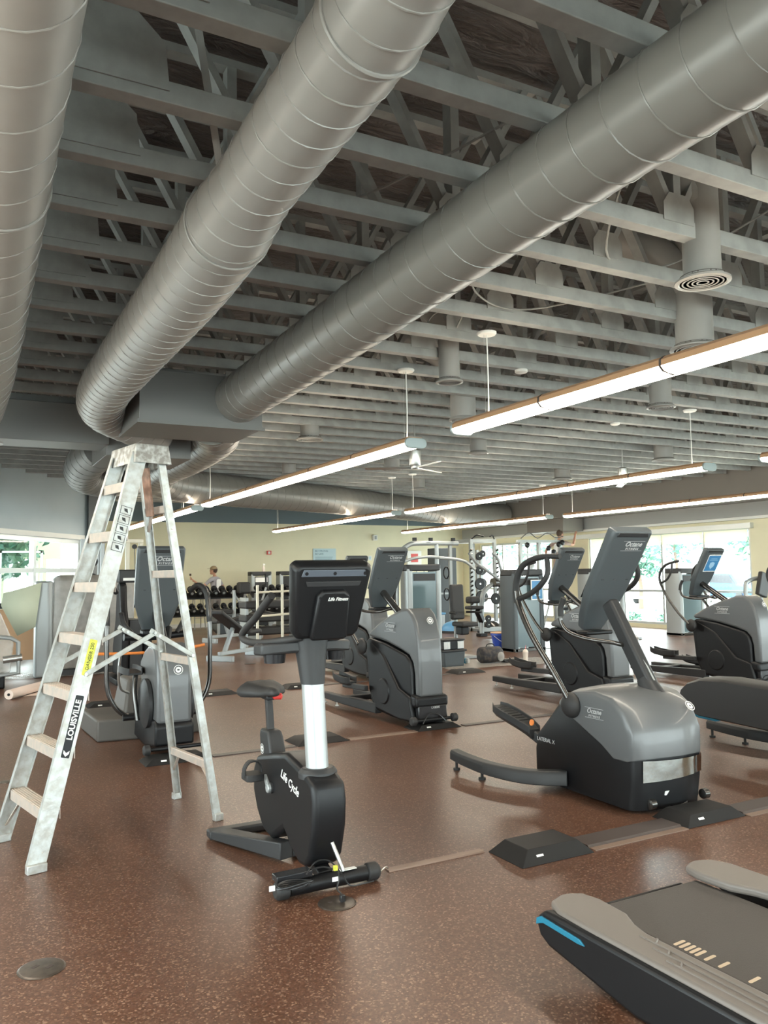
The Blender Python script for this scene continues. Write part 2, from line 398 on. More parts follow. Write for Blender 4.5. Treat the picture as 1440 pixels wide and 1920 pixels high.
struct('trim_4', MB().box(XW - .12, XW - .004, 12.2, 18.9, 2.40, 2.52), 'alum')
struct('trim_5', MB().box(14.95, XW - .004, 7.5, 23.0, 2.98, TOPZ - .02), 'soffit')
struct('trim_6', MB().box(15.1, XW - .17, 17.6, 19.2, 2.62, 2.975), 'soffit')
# pale blue angled wall on the left, with its long window
def pb(u, z, d): return tuple(BE + BD * u + V((-BD.y, BD.x, 0)) * d + V((0, 0, z)))      # u runs from the far end (0) back towards the camera (negative)
ulen = -(BE.x - XL) / BD.x
wl = MB()
def wb(u0, u1, za, zb): wl.add([pb(u, z, d) for z in (za, zb) for u, d in ((u0, 0), (u1, 0), (u1, .2), (u0, .2))], [(0, 3, 2, 1), (4, 5, 6, 7), (0, 1, 5, 4), (1, 2, 6, 5), (2, 3, 7, 6), (3, 0, 4, 7)])
wb(ulen, 0, 2.36, TOPZ); wb(-.35, 0, 0, 2.36); wb(-7.4, -.35, 0, .15); wb(ulen, -7.4, 0, 2.36)
struct('wall_left', wl, 'lightblue')
window(6, pb, -7.4, -.35, .15, 2.36, (-2.1, -3.9, -5.6), (1.68,), t=.09)
struct('trim_7', MB().add([pb(u, z, d) for z in (2.36, 2.46) for u, d in ((-7.5, -.03), (-.25, -.03), (-.25, -.002), (-7.5, -.002))], [(0, 3, 2, 1), (4, 5, 6, 7), (0, 1, 5, 4), (1, 2, 6, 5), (2, 3, 7, 6), (3, 0, 4, 7)]), 'white')
struct('wall_return', MB().box(2.74, 2.79, BE.y + .2, YB, 0, TOPZ), 'cream')
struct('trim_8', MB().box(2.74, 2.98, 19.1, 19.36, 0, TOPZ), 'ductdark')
# walls beside and behind the camera, both largely glazed
wa = MB(); YJ = BE.y + (ulen * BD.y)
wa.box(XL - .2, XL, YF, -4.0, 0, TOPZ); wa.box(XL - .2, XL, 7.0, YJ, 0, TOPZ); wa.box(XL - .2, XL, -4.0, 7.0, 2.8, TOPZ); wa.box(XL - .2, XL, -4.0, 7.0, 0, .2)
struct('wall_side', wa, 'walltone')
window(7, lambda u, z, d: (XL - d, u, z), -4.0, 7.0, .2, 2.8, (-1.2, 1.5, 4.2))
wf = MB(); wf.box(XL - .2, -3.0, YF - .2, YF, 0, TOPZ); wf.box(15.0, XW + .2, YF - .2, YF, 0, TOPZ); wf.box(-3.0, 15.0, YF - .2, YF, 2.8, TOPZ); wf.box(-3.0, 15.0, YF - .2, YF, 0, .2)
struct('wall_front', wf, 'walltone')
window(8, lambda u, z, d: (u, YF - d, z), -3.0, 15.0, .2, 2.8, (0, 3, 6, 9, 12))
# outside
struct('ground', MB().box(-40, 80, -40, 90, -.4, -.13), 'ground')
# ------------------------------------------------------------------ ceiling trusses
ZC0, ZC1 = 3.55, 3.65; ZT = 4.62; PAN = 1.22
def web_mesh(kind):
    b = MB(); z0, z1 = ZC1, ZT
    if kind == 0: b.beam((0, 0, z0), (PAN * .5, 0, z1), .09, .04, up=(0, 1, 0))
    elif kind == 1: b.beam((0, 0, z0), (-PAN * .5, 0, z1), .09, .04, up=(0, 1, 0))
    else: b.beam((0, 0, z0), (0, 0, z1), .09, .04, up=(1, 0, 0))
    return b
def rot_beam(b, p, q, w_y, t):      # wide in y, thin in the truss plane
    d = (V(q) - V(p)).normalized(); n = d.cross(V((0, 1, 0))).normalized(); y = V((0, 1, 0)); vs = []
    for c in (V(p), V(q)):
        for i, j in ((-.5, -.5), (.5, -.5), (.5, .5), (-.5, .5)): vs.append(c + y * w_y * i + n * t * j)
    b.add(vs, [(0, 1, 2, 3), (7, 6, 5, 4), (0, 4, 5, 1), (1, 5, 6, 2), (2, 6, 7, 3), (3, 7, 4, 0)])
wm = []
for q in ((PAN * .46, 0), (-PAN * .46, 0), (0, 0)):
    b = MB(); rot_beam(b, (0, 0, ZC1 - .01), (q[0], 0, ZT + .01), .088, .042 if q[0] else .06); wm.append(b)
web_me = [b.mesh('web', 'truss') for b in wm]
gus_me = MB().prism([(-.13, ZC1 - .03), (.13, ZC1 - .03), (.13, ZC1 + .08), (.08, ZC1 + .15), (-.08, ZC1 + .15), (-.13, ZC1 + .08)], lambda a, c, q: (a, q, c), -.053, -.047).mesh('gusset_plate', 'truss')
for k in range(-5, 33):
    Y = 2.834 + .612 * k
    if Y > 22.9: break
    x0 = bluewall_x(Y) + .25; x1 = 14.9 if Y > 7.4 else 15.8
    if Y > 19.3: x0 = 3.1
    t = thing('ceiling_truss', 'grey painted open web timber truss in the parallel ceiling row', 'truss', (0, Y, 0), group='ceiling trusses')
    b = MB(); b.box(x0, x1, -.045, .045, ZC0, ZC1); b.obj('bottom_chord', 'truss', t, .004)
    b = MB(); b.box(x0, x1, -.045, .045, ZT, ZT + .05); b.obj('top_chord', 'truss', t)
    n0 = math.ceil(x0 / PAN); n1 = int(x1 / PAN)
    far = MB()
    for i in range(n0, n1):
        xc = i * PAN + .25
        for kind in (0, 1, 2):
            if kind == 2 and (i + k) % 2: continue
            if not inview((xc, Y, 4.0), 300): continue
            if Y < 8.5:
                o = bpy.data.objects.new('web', web_me[kind]); COL.objects.link(o); o.parent = t; o.location = (xc, 0, 0)
            else:
                q = ((PAN * .46, 0), (-PAN * .46, 0), (0, 0))[kind]; rot_beam(far, (xc, 0, ZC1), (xc + q[0], 0, ZT), .088, .05)
        if inview((xc, Y, 3.8), 300):
            o = bpy.data.objects.new('gusset_plate', gus_me); COL.objects.link(o); o.parent = t; o.location = (xc, 0, 0)
    if Y > .8 and Y < 8.5: MB().prism([(.28, ZC1 - .05), (.80, ZC1 - .05), (.78, ZC1 + .16), (.66, ZC1 + .27), (.32, ZC1 + .27)], lambda a, c, q: (a, q, c), -.056, -.048).obj('solid_web_panel', 'truss', t)
    if far.v: far.obj('web_bracing', 'truss', t)
# long bracing boards that cross the trusses
for x, yb in ((1.6, 1.0), (6.4, 1.2), (9.7, 3.0)):
    b = MB(); b.beam((x, yb, 4.5), (x + .2, 15.5, 4.5), .09, .04); o = b.obj('bracing_board', 'truss')
    o['label'] = 'long grey board bracing the trusses, %s' % {1.6: 'above the left ducts', 6.4: 'above the right duct', 9.7: 'near the window side'}[x]; o['category'] = 'board'; o['group'] = 'bracing boards'
# ------------------------------------------------------------------ ducts
def duct(name, label, path, rad, m='duct', seam=.30, rings=(), sm=8, seamr=.0045):
    t = thing(name, label, 'duct', path[0])
    o0 = V(path[0]); P = [V(p) - o0 for p in path]
    Q = spline(P, sm) if sm else P
    R_ = []
    n = len(path)
    if isinstance(rad, (list, tuple)):
        for i in range(n - 1):
            for j in range(sm or 1): f = j / (sm or 1); R_.append(rad[i] + (rad[i + 1] - rad[i]) * f)
        R_.append(rad[-1])
    else: R_ = [rad] * len(Q)
    MB().tube(Q, R_, 40).obj('duct_pipe', m, t, ang=50)
    # spiral seam
    L = [0]
    for i in range(1, len(Q)): L.append(L[-1] + (Q[i] - Q[i - 1]).length)
    pts = []; s = 0; i = 0; ref = None
    step = seam / 20
    while s < L[-1] - 1e-6:
        while L[i + 1] < s: i += 1
        f = (s - L[i]) / max(1e-9, L[i + 1] - L[i]); c = Q[i].lerp(Q[i + 1], f); r = R_[i] + (R_[i + 1] - R_[i]) * f
        tg = (Q[min(i + 2, len(Q) - 1)] - Q[max(i - 1, 0)]).normalized()
        if ref is None: ref = tg.orthogonal().normalized()
        ref = (ref - tg * ref.dot(tg)).normalized(); bb = tg.cross(ref); a = 2 * PI * s / seam
        pts.append(c + (ref * math.cos(a) + bb * math.sin(a)) * (r + seamr * .3)); s += step
    MB().tube(pts, seamr, 5, caps=False).obj('spiral_seam', m, t)
    for (k, rr) in rings:
        c = Q[min(len(Q) - 1, int(k * (len(Q) - 1)))]; tg = (Q[min(len(Q) - 1, int(k * (len(Q) - 1)) + 1)] - Q[max(0, int(k * (len(Q) - 1)) - 1)]).normalized()
        _, a_, b_ = basis(tg); ri = R_[min(len(Q) - 1, int(k * (len(Q) - 1)))] + .004
        MB().tube([c + a_ * ri * math.cos(u * PI / 20) + b_ * ri * math.sin(u * PI / 20) for u in range(40)], rr, 6, closed=True).obj('joint_ring', m, t)
    return t
duct('round_duct', 'large grey spiral duct along the left edge, nearest the blue wall', [(.10, -3, 3.33), (.12, 1.0, 3.33), (.14, 3, 3.32), (.17, 5, 3.30), (.20, 7.5, 3.27), (.20, 9.2, 3.26)], [.20, .205, .215, .24, .27, .275], rings=((.5, .006), (.7, .006)))
duct('round_duct', 'grey spiral duct in the middle that widens towards an elbow above the ladder',
     [(1.21, -3, 3.38), (1.21, 1.0, 3.38), (1.21, 1.9, 3.37), (1.22, 2.3, 3.355), (1.24, 3.5, 3.345), (1.25, 4.0, 3.32), (1.27, 5.0, 3.305), (1.27, 6.8, 3.30), (1.28, 8.0, 3.29), (1.40, 8.78, 3.27), (1.75, 9.18, 3.22), (2.05, 9.5, 3.2), (2.1, 9.86, 3.2)],
     [.155, .158, .16, .185, .188, .225, .235, .235, .238, .24, .24, .24, .24], seam=.16, rings=((2 / 12, .008), (3 / 12, .008), (5 / 12, .006)))
duct('round_duct', 'long grey spiral duct with shade in its colour, running from upper right into the box plenum',
     [(2.44, -3, 3.36), (2.46, 1.0, 3.355), (2.47, 3.0, 3.345), (2.52, 5.0, 3.32), (2.56, 7.0, 3.305), (2.57, 7.95, 3.30)], [.195, .20, .21, .235, .245, .248], seam=.2, m='ductshaded')
t = thing('duct_plenum', 'dark grey sheet metal plenum box at the end of the long right duct', 'duct', (2.2, 8.5, 3.0))
MB().box(-.62, .62, -.62, .33, 0, .52).obj('casing', 'ductdark', t, .006)
MB().box(-.64, .64, -.64, -.60, -.015, .02).box(-.64, -.60, -.6, .33, -.015, .02).obj('flange', 'ductdark', t)
duct('round_duct', 'grey spiral duct with shade in its colour, behind the plenum box curving towards the back', [(2.62, 9.0, 3.27), (2.85, 9.6, 3.24), (2.98, 11, 3.24), (3.0, 13, 3.24), (3.15, 14.3, 3.22), (3.9, 15.2, 3.22), (4.8, 15.75, 3.22), (7.9, 17.1, 3.22), (12.2, 19.4, 3.22), (14.8, 19.9, 3.22)], [.28, .29, .29, .29, .30, .32, .32, .32, .32, .32], seam=.22, m='ductshaded')
t = thing('duct_plenum', 'second dark plenum box behind the ladder top', 'duct', (2.1, 10.4, 2.94))
MB().box(-.5, .5, -.55, .55, 0, .55).obj('casing', 'ductdark', t, .006)
t = thing('rectangular_duct', 'dark rectangular cross duct above the blue wall', 'duct', (.9, 10.0, 3.05))
MB().box(-2.5, .72, -.25, .3, 0, .45).obj('casing', 'ductdark', t, .006)
duct('round_duct', 'short dark duct elbow over the end of the blue wall', [(1.75, 11.0, 3.2), (1.7, 12.2, 3.15), (1.9, 13.6, 3.12), (2.6, 14.6, 3.12)], [.25, .27, .27, .26], m='ductdark', seam=.3)
# ceiling drops with round diffusers
def diffuser(x, y, r, rf, z, label):
    t = thing('ceiling_diffuser', label, 'diffuser', (x, y, z), group='round ceiling diffusers')
    MB().lathe([(r, .01), (r, TOPZ - z - .4)], n=28).obj('drop_pipe', 'duct', t)
    MB().tube([(0, 0, .5), (-.2, .15, .8), (-.6, .4, 1.05)], r * .98, 20, smooth=5).obj('elbow_pipe', 'duct', t)
    MB().lathe([(rf * .82, .0), (rf * .86, -.006), (rf, 0), (rf, .012), (r * .98, .04), (rf * .82, .035), (rf * .82, .0)], n=32).obj('flange', 'duct', t)
    cn = MB()
    for q in (.72, .54, .37, .20): MB().tube([(rf * q * math.cos(a * PI / 14), rf * q * math.sin(a * PI / 14), .004) for a in range(28)], rf * .045, 6, closed=True).obj('louvre_ring', 'duct', t)
    MB().lathe([(rf * .82, .03), (rf * .82, .04)], n=24).obj('dark_throat', 'stripdark', t)
    return t
DL = [(4.16, 3.45, .115, .17, 'near upper right'), (5.38, 4.57, .15, .20, 'just above the near lamp'), (4.16, 6.4, .10, .13, 'left of the lamp canopy'), (4.36, 10.27, .13, .19, 'left of the middle lamp'),
      (5.35, 7.95, .15, .17, 'behind the near lamp end'), (6.99, 6.44, .12, .16, 'beyond the near lamp'), (7.32, 10.47, .13, .16, 'right of the fan'), (7.0, 12.73, .14, .18, 'beyond the fan'),
      (10.78, 9.92, .16, .2, 'above the right lamp end'), (11.04, 12.84, .16, .2, 'centre of the right lamps'), (5.6, 14.2, .13, .17, 'far middle'), (9.2, 15.5, .14, .17, 'far row')]
for x, y, r, rf, lb in DL: diffuser(x, y, r, rf, 3.3 if y < 9 else 3.36, 'round grey ceiling diffuser with concentric louvres, %s' % lb)
t = thing('ceiling_diffuser', 'round diffuser at the bottom end of the left duct', 'diffuser', (.28, 9.35, 2.92), group='round ceiling diffusers')
MB().lathe([(.12, .01), (.12, .3)], n=28).obj('drop_pipe', 'duct', t); MB().lathe([(.15, 0), (.2, .0), (.2, .015), (.12, .03)], n=32).obj('flange', 'duct', t)
# duct straps and hanging rods
for i, (p, q, lb) in enumerate([((.72, 3.1, 4.5), (1.13, 3.75, 3.50), 'diagonal hanger strap reaching down to the middle duct'), ((2.0, 6.2, 4.5), (2.42, 6.6, 3.5), 'hanger strap on the shaded right duct by the plenum')]):
    b = MB(); b.beam(p, q, .035, .004, up=(0, 0, 1)); o = b.obj('hanger_strap', 'truss'); o['label'] = lb; o['category'] = 'strap'
# ------------------------------------------------------------------ hanging lamps
def lamp(x, ya, yb, z, label, cords, near_cap=True):
    t = thing('hanging_lamp', label, 'lamp', (x, ya, z), group='linear hanging lamps')
    L = yb - ya; n = max(1, round(L / 1.22))
    # lens: shallow curved bottom ; housing above
    prof = [(-.115, .035), (-.09, .008), (-.05, -.004), (0, -.008), (.05, -.004), (.09, .008), (.115, .035)]
    body = MB(); lens = MB()
    top = [(-.115, .036), (-.112, .075), (-.08, .10), (.08, .10), (.112, .075), (.115, .036)]
    body.prism(top, lambda a, b, q: (a, q, b), 0, L); body.obj('housing', 'lampbody', t, ang=30)
    for i in range(n):
        s = MB(); s.prism(prof + [(.115, .036), (-.115, .036)], lambda a, b, q: (a, q, b), i * L / n + .008, (i + 1) * L / n - .008); s.obj('lens', 'lens', t)
        if i: MB().prism([(-.118, .03), (-.116, .078), (-.08, .104), (.08, .104), (.116, .078), (.118, .03), (.09, .004), (.0, -.012), (-.09, .004)], lambda a, b, q: (a, q, b), i * L / n - .008, i * L / n + .008).obj('joint_band', 'stripdark', t)
    MB().box(-.05, .05, .02, L - .02, .1005, .103).obj('uplight_lens', 'uplens', t)
    caps = rrect(.24, .105, .05, 5, 0, .038)
    for yy, s in ((-.03, .03), (L, .03)): MB().prism(caps, lambda a, b, q: (a, q, b), yy, yy + s).obj('end_cap', 'lampcap', t, .006)
    for cy in cords:
        MB().tube([(.0, cy, .10), (.012, cy + .01, .4), (0, cy, H - z)], .006, 6, smooth=4).obj('power_cord', 'white', t)
        MB().tube([(-.03, cy, .10), (-.03, cy, H - z)], .0015, 4).obj('hanging_wire', 'steel', t)
        MB().lathe([(.075, -.012), (.085, 0), (.085, .012)], (0, cy, H - z - .01), n=24).obj('canopy', 'white', t)
    return t
ZL = 2.74
lamp(4.03, -1.2, 6.0, ZL, 'linear hanging lamp crossing the right of the picture, nearest to the camera', (1.2, 6.8))
lamp(4.03, 6.85, 14.15, ZL, 'linear hanging lamp in the left row, second from the camera', (.15, 7.15))
lamp(4.06, 14.95, 22.1, ZL, 'linear hanging lamp glimpsed between the ladder legs', (1.0, 7.0))
lamp(-.36, -1.2, 6.0, ZL, 'hanging lamp of the leftmost row beside the camera', (.15, 7.0))
lamp(-.36, 6.85, 11.6, ZL, 'hanging lamp of the leftmost row, the farther one', (.15, 4.5))
lamp(8.42, 7.03, 14.6, ZL, 'long hanging lamp in the middle row over the grey consoles', (.25, 7.4))
lamp(8.3, 14.95, 22.1, ZL, 'hanging lamp in the middle row in front of the cream wall', (.15, 7.0))
lamp(8.42, -1.0, 6.2, ZL, 'hanging lamp in the middle row, closest and outside the right edge', (.25, 7.0))
lamp(12.65, 7.3, 14.6, ZL, 'hanging lamp of the right row along the window side', (.25, 7.1))
lamp(12.45, 15.0, 21.9, ZL, 'hanging lamp of the right row over the weight machines', (.2, 6.7))
# ------------------------------------------------------------------ ceiling fans and small ceiling things
def fan(x, y, label, rz, zt=H):
    t = thing('ceiling_fan', label, 'fan', (x, y, 3.05), rz, group='ceiling fans')
    MB().lathe([(.012, .2), (.012, zt - 3.05 + .1)]).obj('rod', 'steel', t)
    MB().lathe([(.075, -.02), (.085, 0), (.085, .2), (.05, .22)], n=28).obj('motor', 'steel', t, .003)
    MB().lathe([(.05, -.07), (.06, -.05), (.06, -.02)], n=24).obj('hub', 'steel', t)
    for i in range(3):
        b = MB(); a = 2 * PI * i / 3; R = Matrix.Rotation(a, 4, 'Z') @ Matrix.Rotation(math.radians(9), 4, 'X')
        b.prism([(.07, -.025), (.25, -.06), (.70, -.055), (.72, 0), (.70, .05), (.25, .05), (.07, .025)], lambda p, q, h: R @ V((p, q, h - .05)), 0, .01); b.obj('blade', 'steel', t)
fan(5.85, 9.95, 'three blade brushed metal ceiling fan behind the left row lamp end', .5)
fan(10.25, 10.35, 'brushed metal ceiling fan above the long middle lamp', .9)
for x, y, lb in ((5.1, 6.506, 'under the trusses over the near lamp'), (8.15, 8.342, 'above the right lamps'), (6.2, 12.626, 'over the fan')):
    t = thing('smoke_detector', 'small white ceiling detector disc, %s' % lb, 'detector', (x, y, H - .035), group='ceiling detectors')
    MB().lathe([(.05, 0), (.065, .01), (.065, .034)], n=20).obj('detector_body', 'white', t)
wires = [([(3.5, 3.4, 3.9), (3.9, 4.0, 3.62), (4.6, 4.1, 3.72), (5.2, 3.6, 4.1)], 'loose grey cable drooping between the near trusses'),
         ([(3.0, 4.2, 3.66), (3.5, 5.0, 3.64), (4.2, 5.2, 3.66), (5.0, 4.4, 3.8)], 'grey cable sagging over the truss chords above the diffuser'),
         ([(1.9, 4.4, 3.7), (2.2, 4.0, 3.75), (2.6, 3.3, 3.9)], 'thin cable between the two big ducts'),
         ([(5.5, 7.2, 3.68), (6.4, 7.5, 3.64), (7.4, 6.9, 3.7)], 'cable sagging beyond the near lamp'),
         ([(3.9, 5.9, 3.62), (3.8, 5.6, 3.75), (3.6, 5.75, 3.7), (3.7, 6.1, 3.64)], 'coil of cable at the lamp canopy')]
for p, lb in wires:
    o = MB().tube(p, .008, 6, smooth=8).obj('ceiling_cable', 'truss'); o['label'] = lb; o['category'] = 'cable'
# ================================================================== STEP LADDER
t = thing('step_ladder', 'tall paint-splattered aluminium step ladder standing open on the floor at the left', 'ladder', (.9, 5.05, 0))
O = V((.9, 5.05, 0))
FN, FF, RN, RF = V((.43, 4.64, 0)), V((.30, 5.28, 0)), V((1.50, 5.03, 0)), V((1.40, 5.66, 0))
TFN, TFF, TRN, TRF = V((.995, 4.93, 2.24)), V((.925, 5.26, 2.24)), V((1.135, 5.00, 2.24)), V((1.075, 5.30, 2.24))
vv = (FF - FN).normalized(); uu = vv.cross(V((0, 0, 1))).normalized()
def channel(p, q, w, fl, th, outdir, wdir):
    # C channel: web facing outdir, flanges going inwards
    b = MB(); d = (q - p).normalized(); a = (V(wdir) - d * V(wdir).dot(d)).normalized(); n = d.cross(a).normalized()
    if n.dot(V(outdir)) < 0: n = -n
    def pl(a0, a1, n0, n1):
        b.add([c + a * x + n * y for c in (p, q) for x, y in ((a0, n0), (a1, n0), (a1, n1), (a0, n1))], [(0, 3, 2, 1), (4, 5, 6, 7), (0, 1, 5, 4), (1, 2, 6, 5), (2, 3, 7, 6), (3, 0, 4, 7)])
    pl(-w / 2, w / 2, -th, 0); pl(-w / 2, -w / 2 + th, -fl, -th); pl(w / 2 - th, w / 2, -fl, -th)
    return b
ra = channel(FN - O + V((0, 0, .03)), TFN - O, .092, .032, .004, -vv, uu).obj('side_rail', 'ladder', t)
rb = channel(FF - O + V((0, 0, .03)), TFF - O, .092, .032, .004, vv, uu).obj('side_rail', 'ladder', t)
rc = channel(RN - O + V((0, 0, .02)), TRN - O, .045, .028, .004, -vv, uu).obj('rear_leg', 'ladder', t)
rd = channel(RF - O + V((0, 0, .02)), TRF - O, .045, .028, .004, vv, uu).obj('rear_leg', 'ladder', t)
for p, q, w_ in ((FN, TFN, .10), (FF, TFF, .10), (RN, TRN, .055), (RF, TRF, .055)):
    b = MB(); d = (q - p).normalized(); b.cbox(p - O + V((0, 0, .022)), (w_, .045, .044), Matrix((uu, vv, V((0, 0, 1)))).transposed()); b.obj('foot', 'ladder', t, .004)
steps_z = [.295 * i for i in range(1, 8)]
for z in steps_z:
    f = z / 2.24; p = FN.lerp(TFN, f) - O; q = FF.lerp(TFF, f) - O; p.z = q.z = z
    b = MB(); dirv = (q - p).normalized(); a = dirv.cross(V((0, 0, 1))).normalized(); p = p + dirv * .005; q = q - dirv * .005
    for a0, a1, z0, z1 in ((-.046, .046, -.004, 0), (-.046, -.042, -.055, -.004), (.042, .046, -.055, -.004)) + tuple((x, x + .003, 0, .003) for x in (-.04, -.025, -.01, .005, .02, .035)):
        b.add([c + a * x + V((0, 0, y)) for c in (p, q) for x, y in ((a0, z0), (a1, z0), (a1, z1), (a0, z1))], [(0, 3, 2, 1), (4, 5, 6, 7), (0, 1, 5, 4), (1, 2, 6, 5), (2, 3, 7, 6), (3, 0, 4, 7)])
    b.obj('step', 'rung', t)
for z in (.34, .98, 1.52, 1.92):
    f = z / 2.24; p = RN.lerp(TRN, f) - O; q = RF.lerp(TRF, f) - O
    b = MB(); b.beam(p, q, .03, .048, up=(0, 0, 1)); b.obj('rear_brace', 'rung', t, .003)
# diagonal corner braces below the first step and at the rear
for p, q in ((FN.lerp(TFN, .04), FN.lerp(FF, .22).lerp(TFN, .115)), (FF.lerp(TFF, .04), FF.lerp(FN, .22).lerp(TFF, .115)), (RN.lerp(TRN, .09), RN.lerp(RF, .25).lerp(TRN, .15)), (RF.lerp(TRF, .09), RF.lerp(RN, .25).lerp(TRF, .15)),
             (RN.lerp(TRN, .80), RN.lerp(RF, .3).lerp(TRN.lerp(TRF, .3), .86)), (RF.lerp(TRF, .80), RF.lerp(RN, .3).lerp(TRF.lerp(TRN, .3), .86))):
    b = MB(); b.beam(p - O, q - O, .018, .005); b.obj('corner_brace', 'rung', t)
# folding spreaders, one each side
for s, (A, TA, B_, TB) in enumerate(((FN, TFN, RN, TRN), (FF, TFF, RF, TRF))):
    p = A.lerp(TA, .435) - O; q = B_.lerp(TB, .455) - O; mid = p.lerp(q, .62) + V((0, 0, .17)); off = -vv * .006 if s == 0 else vv * .006
    p += off; q += off; mid += off
    b = MB(); b.beam(p, mid, .006, .030, up=(0, 0, 1)); b.obj('spreader_arm', 'ladder', t, .003)
    b = MB(); b.beam(mid - (q - mid) * .12, q, .006, .030, up=(0, 0, 1)); b.obj('spreader_arm', 'ladder', t, .003)
    b = MB()
    for c in (p, mid, mid.lerp(q, .12), q): b.lathe([(.009, -.008), (.009, .008)], c, vv, 12)
    b.obj('rivet', 'steel', t)
# top cap
c0 = (TFN + TFF + TRN + TRF) / 4 - O; Rm = Matrix((uu, vv, V((0, 0, 1)))).transposed()
b = MB(); lo = [(-.105, -.20), (.105, -.20), (.105, .20), (-.105, .20)]; 
def capring(k, z, ins): return [Rm @ V((x * k - .0, y * k2, z)) + V((c0.x, c0.y, 0)) for x, y in lo for k2 in (ins,)]
b.loft([capring(1.12, 2.185, 1.03), capring(1.0, 2.295, .95), capring(.95, 2.303, .93), capring(.0001, 2.303, .0001)], caps=False)
b.loft([capring(1.10, 2.185, 1.02), capring(.98, 2.29, .94), capring(.0001, 2.29, .0001)], caps=False)
b.obj('top_cap', 'laddercap', t, .006, recalc=False)
b = MB(); b.prism([(-.05, 0), (.05, 0), (.055, .30), (-.055, .30)], lambda a_, h, q: V((c0.x, c0.y, 0)) + uu * (.035 + (2.2 - (1.88 + h)) * .12 + q) + vv * (a_ + .02) + V((0, 0, 1.88 + h)), 0, .012); b.obj('pail_shelf', mat('rusty_brown_painted_shelf', (.34, .19, .13), .6, noise=.5, nscale=18), t, .003)
# labels on the near rail
dN = (TFN - FN).normalized(); aN = (uu - dN * uu.dot(dN)).normalized(); nN = dN.cross(aN).normalized(); nN = nN if nN.dot(-vv) > 0 else -nN
def railpt(f): return FN.lerp(TFN, f) - O + nN * .0015
L_ = (TFN - FN).length
rr_ = dN; uo = nN.cross(rr_)
b = MB(); plate(b, railpt(.315), rr_, uo, .33, .045, .001); pl_ = b.obj('maker_plate', 'black', ra, label='black rounded maker label on the rail')
text('lettering', 'LOUISVILLE', .042, railpt(.33) + nN * .002, rr_, uo, 'logowhite', ra, bold=.0012)
b = MB(); k = railpt(.315) - rr_ * .142 + nN * .0025
b.add([k + rr_ * x + uo * y for x, y in ((-.016, 0), (.0, .016), (.016, .016), (.003, 0), (.016, -.016), (0, -.016))], [(0, 5, 4, 3), (0, 3, 2, 1)]); b.obj('arrow_mark', 'logowhite', ra)
b = MB(); plate(b, railpt(.475), rr_, uo, .20, .042, .001); b.obj('duty_label', 'yellow', ra, label='yellow duty rating sticker')
text('lettering', 'DANGER 250', .026, railpt(.478) + nN * .002, rr_, uo, 'black', ra)
b = MB()
for i in range(5):
    c = railpt(.845 - i * .024) + nN * .001
    for a0, a1, b0, b1 in ((-.024, .024, .030, .033), (-.024, .024, -.033, -.030), (-.024, -.021, -.03, .03), (.021, .024, -.03, .03)):
        b.add([c + rr_ * x + uo * y for x, y in ((a0, b0), (a1, b0), (a1, b1), (a0, b1))], [(0, 1, 2, 3)])
    b.add([c + rr_ * x + uo * y for x, y in ((-.012, -.015), (.012, -.006), (.010, .014), (-.006, .008))], [(0, 1, 2, 3)])
b.obj('warning_pictograms', 'char', ra)
